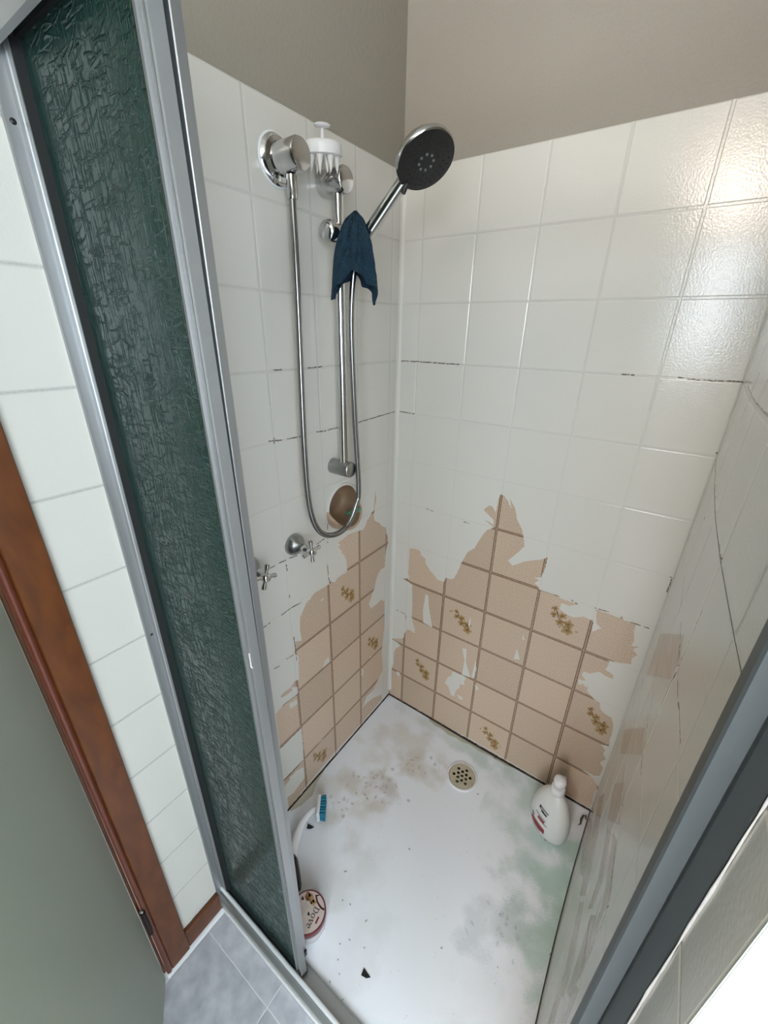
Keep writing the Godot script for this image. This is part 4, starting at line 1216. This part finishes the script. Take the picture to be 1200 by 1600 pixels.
func clutter() -> void:
	# scalp brush wedged above the rail bracket
	var b := thing("scalp_brush", "white silicone scalp scrubber with spikes above the rail bracket", "scalp brush")
	var tilt := Basis(Vector3(0, 0, 1), -0.10) * Basis(Vector3(1, 0, 0), 0.12)
	var xf := Transform3D(tilt, Vector3(0.047, 1.738, 0.352))
	part(b, "disc", Geo.new().lathe([Vector2(0.0, 0.016), Vector2(0.030, 0.016), Vector2(0.0345, 0.013), Vector2(0.0355, 0.008), Vector2(0.0355, -0.004), Vector2(0.032, -0.006), Vector2(0.0, -0.006)], 40, xf), M.white_plastic)
	part(b, "stem", Geo.new().lathe([Vector2(0.0045, 0.014), Vector2(0.0032, 0.022), Vector2(0.0030, 0.036)], 16, xf), M.white_plastic)
	part(b, "knob", Geo.new().lathe([Vector2(0.0, 0.034), Vector2(0.014, 0.036), Vector2(0.0155, 0.0385), Vector2(0.012, 0.041), Vector2(0.0, 0.042)], 28, xf), M.white_plastic)
	for ring in [[4, 0.012], [8, 0.025]]:
		for k in ring[0]:
			var a: float = TAU * k / ring[0] + 0.3
			var o := xf * Vector3(cos(a) * ring[1], -0.005, sin(a) * ring[1])
			var lo := o + tilt * Vector3(cos(a) * 0.002, -0.026, sin(a) * 0.002)
			if o.z < 0.338:
				lo = o.lerp(lo, 0.32)
			part(b, "spike", Geo.new().tube([o, o.lerp(lo, 0.5), lo], [0.0078, 0.0044, 0.0008], 10), M.silicone)
	# face cloth over the handle of the hand shower
	var c := thing("washcloth", "dark teal terry washcloth draped over the hand shower handle", "washcloth")
	var keys := [[-125.0, 0.100, 0.030], [-80.0, 0.125, 0.034], [-46.0, 0.156, 0.046], [-26.0, 0.160, 0.047], [5.0, 0.125, 0.044], [40.0, 0.105, 0.038], [75.0, 0.098, 0.036], [112.0, 0.122, 0.044], [142.0, 0.148, 0.058], [164.0, 0.150, 0.058], [195.0, 0.115, 0.038], [235.0, 0.100, 0.030]]
	var rows := []
	var inner := []
	var nz := FastNoiseLite.new()
	nz.seed = 6
	nz.frequency = 0.9
	var a0 := Vector3(0.098, 1.640, 0.320)
	for r in 26:
		var q := r / 25.0
		var row := []
		var row2 := []
		for j in 96:
			var deg := -125.0 + 360.0 * j / 96.0
			var k := 0
			while k < keys.size() - 2 and keys[k + 1][0] <= deg:
				k += 1
			var u := smoothstep(0.0, 1.0, (deg - keys[k][0]) / (keys[k + 1][0] - keys[k][0]))
			var ln: float = lerpf(keys[k][1], keys[k + 1][1], u)
			var rr: float = lerpf(keys[k][2], keys[k + 1][2], u)
			var th := deg_to_rad(deg)
			var fold := sin(th * 6.0 + 1.0 + q) * 0.0065 + sin(th * 11.0 + q * 2.5) * 0.0030
			var rad := 0.004 + (rr - 0.004) * pow(q, 0.36) + fold * smoothstep(0.05, 0.5, q)
			var sag := nz.get_noise_3d(cos(th) * 3.0, sin(th) * 3.0, q * 4.0) * 0.008
			var drop := ln * q
			row.append(a0 + Vector3(cos(th) * rad * 1.0 + sag, -drop + (0.006 if r == 0 else 0.0), sin(th) * rad * 0.85 + sag))
			row2.append(a0 + Vector3(cos(th) * maxf(rad - 0.003, 0.0005) + sag, -drop + (0.003 if r == 0 else 0.0), sin(th) * maxf(rad - 0.003, 0.0005) * 0.85 + sag))
		rows.append(row)
		inner.append(row2)
	var cg := Geo.new().sheet(rows, true)
	cg.sheet(inner, true)
	cg.sheet([rows[25], inner[25]], true)
	var tip := []
	var tip2 := []
	for j in 96:
		tip.append(a0 + Vector3(0, 0.007, 0))
		tip2.append(rows[0][j])
	cg.sheet([tip, tip2], true)
	part(c, "cloth", cg, M.cloth)
	# lotion bottle
	var l := thing("lotion_bottle", "white pump bottle with a red stripe standing in the far corner of the tray", "bottle")
	var turn := Basis(Vector3.UP, -0.55)
	var lx := Transform3D(turn * Basis.from_scale(Vector3(1.30, 1.36, 1.30)), Vector3(0.702, -0.0028, 0.134))
	var body := part(l, "body", Geo.new().lathe([Vector2(0.0, 0.0), Vector2(0.036, 0.0), Vector2(0.0425, 0.004), Vector2(0.0475, 0.018), Vector2(0.0500, 0.040), Vector2(0.0485, 0.062), Vector2(0.0430, 0.085), Vector2(0.0350, 0.105), Vector2(0.0250, 0.120), Vector2(0.0165, 0.129), Vector2(0.0140, 0.132), Vector2(0.0, 0.132)], 56, lx, 0.70), M.bottle)
	part(l, "collar", Geo.new().lathe([Vector2(0.0145, 0.130), Vector2(0.0152, 0.132), Vector2(0.0152, 0.146), Vector2(0.0138, 0.149), Vector2(0.006, 0.150)], 28, lx), M.white_plastic)
	part(l, "pump", Geo.new().lathe([Vector2(0.0055, 0.148), Vector2(0.0055, 0.156), Vector2(0.0125, 0.158), Vector2(0.0138, 0.164), Vector2(0.0130, 0.171), Vector2(0.0085, 0.176), Vector2(0.0, 0.1775)], 28, lx), M.white_plastic)
	part(l, "spout", Geo.new().tube([lx * Vector3(0.0, 0.166, 0.0), lx * Vector3(-0.002, 0.1655, -0.012), lx * Vector3(-0.003, 0.163, -0.019)], [0.0062, 0.0052, 0.0042], 12), M.white_plastic)
	# print on the front: marks lie on the curved side
	var red := mat(Color8(150, 24, 44), 0.4)
	var ink := mat(Color8(36, 30, 34), 0.45)
	var grey := mat(Color8(150, 142, 146), 0.45)
	for q in [[0.030, 0.0065, -0.027, 0.017, red], [0.0385, 0.0014, -0.022, 0.016, red], [0.022, 0.0010, -0.02, 0.008, grey], [0.0175, 0.0010, -0.016, 0.006, grey], [0.058, 0.0030, -0.006, 0.012, red], [0.064, 0.0016, -0.016, 0.014, grey], [0.053, 0.0014, -0.008, 0.020, grey], [0.0445, 0.0022, -0.027, -0.018, ink], [0.084, 0.0040, -0.012, -0.008, ink], [0.0865, 0.0012, -0.008, 0.014, ink], [0.0815, 0.0012, -0.010, 0.004, ink], [0.079, 0.0024, -0.004, 0.012, ink], [0.008, 0.0018, 0.020, 0.024, ink]]:
		part(body, "print_mark", side_mark(lx, q[0], q[1], q[2], q[3]), q[4])
	# jar of scrub
	var j := thing("scrub_jar", "round jar with a maroon-edged printed lid, half hidden behind the screen stile", "jar")
	var jo := Vector3(0.253, -0.0022, 0.738)
	var jx := Transform3D(Basis(), jo)
	part(j, "pot", Geo.new().lathe([Vector2(0.0, 0.0), Vector2(0.040, 0.0), Vector2(0.0430, 0.003), Vector2(0.0448, 0.010), Vector2(0.0452, 0.044), Vector2(0.044, 0.046)], 56, jx), mat(Color8(186, 182, 184), 0.15))
	var lid := part(j, "lid", Geo.new().lathe([Vector2(0.0455, 0.040), Vector2(0.0468, 0.041), Vector2(0.0472, 0.056), Vector2(0.0462, 0.0585), Vector2(0.0440, 0.0590), Vector2(0.0432, 0.0578), Vector2(0.0, 0.0578)], 64, jx), mat(Color8(104, 44, 52), 0.35))
	part(lid, "lid_print", flat_disc(jo + Vector3(0, 0.0579, 0), 0.0430, 64), mat(Color8(206, 190, 182), 0.4), "pale printed lid")
	# print: nuts and cream away from the camera, dark swoosh on the right, name across the front
	var y1 := 0.0583
	for q in [[-0.012, -0.030, 0.013, 0.008, Color8(176, 136, 92)], [-0.026, -0.027, 0.012, 0.008, Color8(142, 98, 64)], [0.000, -0.027, 0.008, 0.006, Color8(186, 148, 100)], [-0.023, -0.023, 0.006, 0.005, Color8(62, 18, 16)], [-0.024, -0.033, 0.006, 0.004, Color8(84, 34, 24)], [-0.036, -0.014, 0.005, 0.004, Color8(58, 20, 16)], [-0.006, -0.022, 0.0042, 0.0028, Color8(46, 26, 16)], [0.006, 0.002, 0.0048, 0.0032, Color8(32, 32, 48)]]:
		part(lid, "print_mark", flat_blob(jo + Vector3(q[0] * 0.84, y1, q[1] * 0.84), q[2] * 0.85, q[3] * 0.85, 0.5), mat(q[4], 0.4))
	var plum := mat(Color8(62, 20, 30), 0.4)
	part(lid, "print_mark", flat_ribbon(jo, y1, [Vector2(-0.006, -0.037), Vector2(0.000, -0.033), Vector2(0.006, -0.029), Vector2(0.015, -0.027), Vector2(0.024, -0.026), Vector2(0.032, -0.028)], 0.0042), plum)
	part(lid, "print_mark", flat_ribbon(jo, y1, [Vector2(-0.007, -0.036), Vector2(0.001, -0.042)], 0.0026), plum)
	part(lid, "print_mark", flat_ribbon(jo, y1, [Vector2(0.030, -0.009), Vector2(0.033, 0.005)], 0.0044), mat(Color8(128, 40, 56), 0.4))
	for k in 3:
		part(lid, "print_mark", flat_ribbon(jo, y1, [Vector2(-0.008 - 0.005 * k, -0.012), Vector2(-0.006 - 0.005 * k, 0.012 - 0.003 * k)], 0.0007), mat(Color8(150, 134, 132), 0.4))
	var tm := TextMesh.new()
	var font := SystemFont.new()
	font.font_names = PackedStringArray(["Droid Serif"])
	font.font_italic = true
	tm.font = font
	tm.text = "Dove"
	tm.font_size = 32
	tm.pixel_size = 0.00060
	tm.depth = 0.0003
	tm.material = mat(Color8(24, 22, 34), 0.4)
	var word := MeshInstance3D.new()
	word.name = "lettering"
	word.mesh = tm
	word.transform = Transform3D(Basis(Vector3(0.21, 0, 0.978), Vector3(0.978, 0, -0.21), Vector3.UP), jo + Vector3(0.0185, y1 + 0.0002, 0.001))
	lid.add_child(word)
	# cleaning brush
	var br := thing("scrub_brush", "white handled brush with teal bristles lying beside the screen", "brush")
	var hp := curve([Vector3(0.0835, 0.0235, 0.5265), Vector3(0.0745, 0.0245, 0.548), Vector3(0.076, 0.022, 0.590), Vector3(0.092, 0.016, 0.632), Vector3(0.120, 0.012, 0.672)], 0.006)
	var hr := []
	for k in hp.size():
		var q := float(k) / (hp.size() - 1)
		hr.append(lerpf(0.0085, 0.0125, smoothstep(0.1, 0.6, q)) * (1.0 if q < 0.93 else 0.8))
	part(br, "handle", Geo.new().tube(hp, hr, 16), M.white_plastic)
	var bd := Vector3(0.80, 0.1, -0.30).normalized()      # bristles point away from the wall
	var bl := Vector3(0.55, 0.0, 0.52).normalized()
	bl = Vector3(0.46, 0.0, 0.60).normalized()
	bd = bl.cross(Vector3.UP).normalized()
	bd = (bd if bd.x > 0 else -bd)
	var bb := Basis(bl, Vector3.UP, bl.cross(Vector3.UP))
	var bc := Vector3(0.090, 0.0235, 0.522)
	part(br, "head", Geo.new().box(bc - bd * 0.004, Vector3(0.064, 0.044, 0.012), 0.004, bb), M.white_plastic)
	var teal := [mat(Color8(22, 128, 158), 0.6), mat(Color8(18, 108, 140), 0.6)]
	for u in 7:
		for w in 4:
			var o := bc + bl * (u - 3) * 0.0082 + Vector3.UP * (w - 1.5) * 0.0094 + bd * 0.002
			var tipb := o + bd * 0.017 + bl * (u - 3) * 0.0010
			part(br, "bristle_tuft", Geo.new().tube([o, o.lerp(tipb, 0.6), tipb], [0.0036, 0.0045, 0.0050], 8), teal[(u + w) % 2])
	# dark bottle lying against the screen
	var dk := thing("dark_bottle", "black bottle mostly hidden behind the screen stile", "bottle")
	var ddir := Vector3(0.086, 0.0, 0.062).normalized()
	var dx := Transform3D(Basis(Vector3.UP.cross(ddir).normalized(), ddir, Vector3.UP), Vector3(0.108, 0.0205, 0.668))
	part(dk, "body", Geo.new().lathe([Vector2(0.0, 0.0), Vector2(0.009, 0.001), Vector2(0.017, 0.006), Vector2(0.0215, 0.018), Vector2(0.0225, 0.040), Vector2(0.0225, 0.080), Vector2(0.019, 0.088), Vector2(0.0, 0.090)], 32, dx), M.black_gloss)
	# little black chips
	for q in [[0.093, 0.0005, 0.571, 0.5, "black chip of plastic beside the brush handle"], [0.432, -0.003, 0.725, 0.15, "black triangular chip near the front of the tray"]]:
		var ch := thing("plastic_chip", q[4], "debris", "black chips in the tray")
		var bas := Basis(Vector3.UP, q[3])
		part(ch, "chip", Geo.new().prism([Vector2(-0.009, -0.007), Vector2(0.013, 0.0), Vector2(0.004, 0.006), Vector2(-0.009, 0.007)], Vector3(q[0], q[1], q[2]), bas.x, bas.z, Vector3(0, 0.0016, 0)), M.black)


# a patch lying on the bottle's front, centred at height y, half-height hh, from u0 to u1 (metres across the front)
func side_mark(xf: Transform3D, y: float, hh: float, u0: float, u1: float) -> Geo:
	var prof := [[0.0, 0.0425], [0.018, 0.0475], [0.040, 0.0500], [0.062, 0.0485], [0.085, 0.0430], [0.105, 0.0350], [0.120, 0.0250]]
	var rows := []
	for e in 3:
		var yy := y + hh * (e - 1)
		var k := 0
		while k < prof.size() - 2 and prof[k + 1][0] < yy:
			k += 1
		var r: float = lerpf(prof[k][1], prof[k + 1][1], (yy - prof[k][0]) / (prof[k + 1][0] - prof[k][0])) + 0.0008
		var row := []
		for c in 9:
			var u := lerpf(u0, u1, c / 8.0)
			row.append(xf * Vector3(u, yy, 0.70 * sqrt(maxf(0.0, r * r - u * u))))
		rows.append(row)
	return Geo.new().sheet(rows)


func flat_disc(o: Vector3, r: float, seg: int) -> Geo:
	return Geo.new().lathe([Vector2(0.0, 0.0002), Vector2(r, 0.0002), Vector2(r, 0.0)], seg, Transform3D(Basis(), o))


func flat_blob(o: Vector3, rx: float, rz: float, turn: float) -> Geo:
	var pts := []
	for k in 14:
		var a := TAU * k / 14.0
		pts.append(Vector2(cos(a) * rx, sin(a) * rz).rotated(turn) * (1.0 + 0.18 * sin(a * 3.0 + rx * 900.0)))
	return Geo.new().prism(pts, o, Vector3.RIGHT, Vector3.BACK, Vector3(0, 0.0002, 0))


func flat_ribbon(o: Vector3, y: float, line: Array, wide: float) -> Geo:
	var a := []
	var b := []
	for k in line.size():
		var d: Vector2 = (line[mini(k + 1, line.size() - 1)] - line[maxi(k - 1, 0)]).normalized().orthogonal() * wide * 0.5
		a.append(o + Vector3(line[k].x + d.x, y + 0.0002, line[k].y + d.y))
		b.append(o + Vector3(line[k].x - d.x, y + 0.0002, line[k].y - d.y))
	return Geo.new().sheet([a, b])
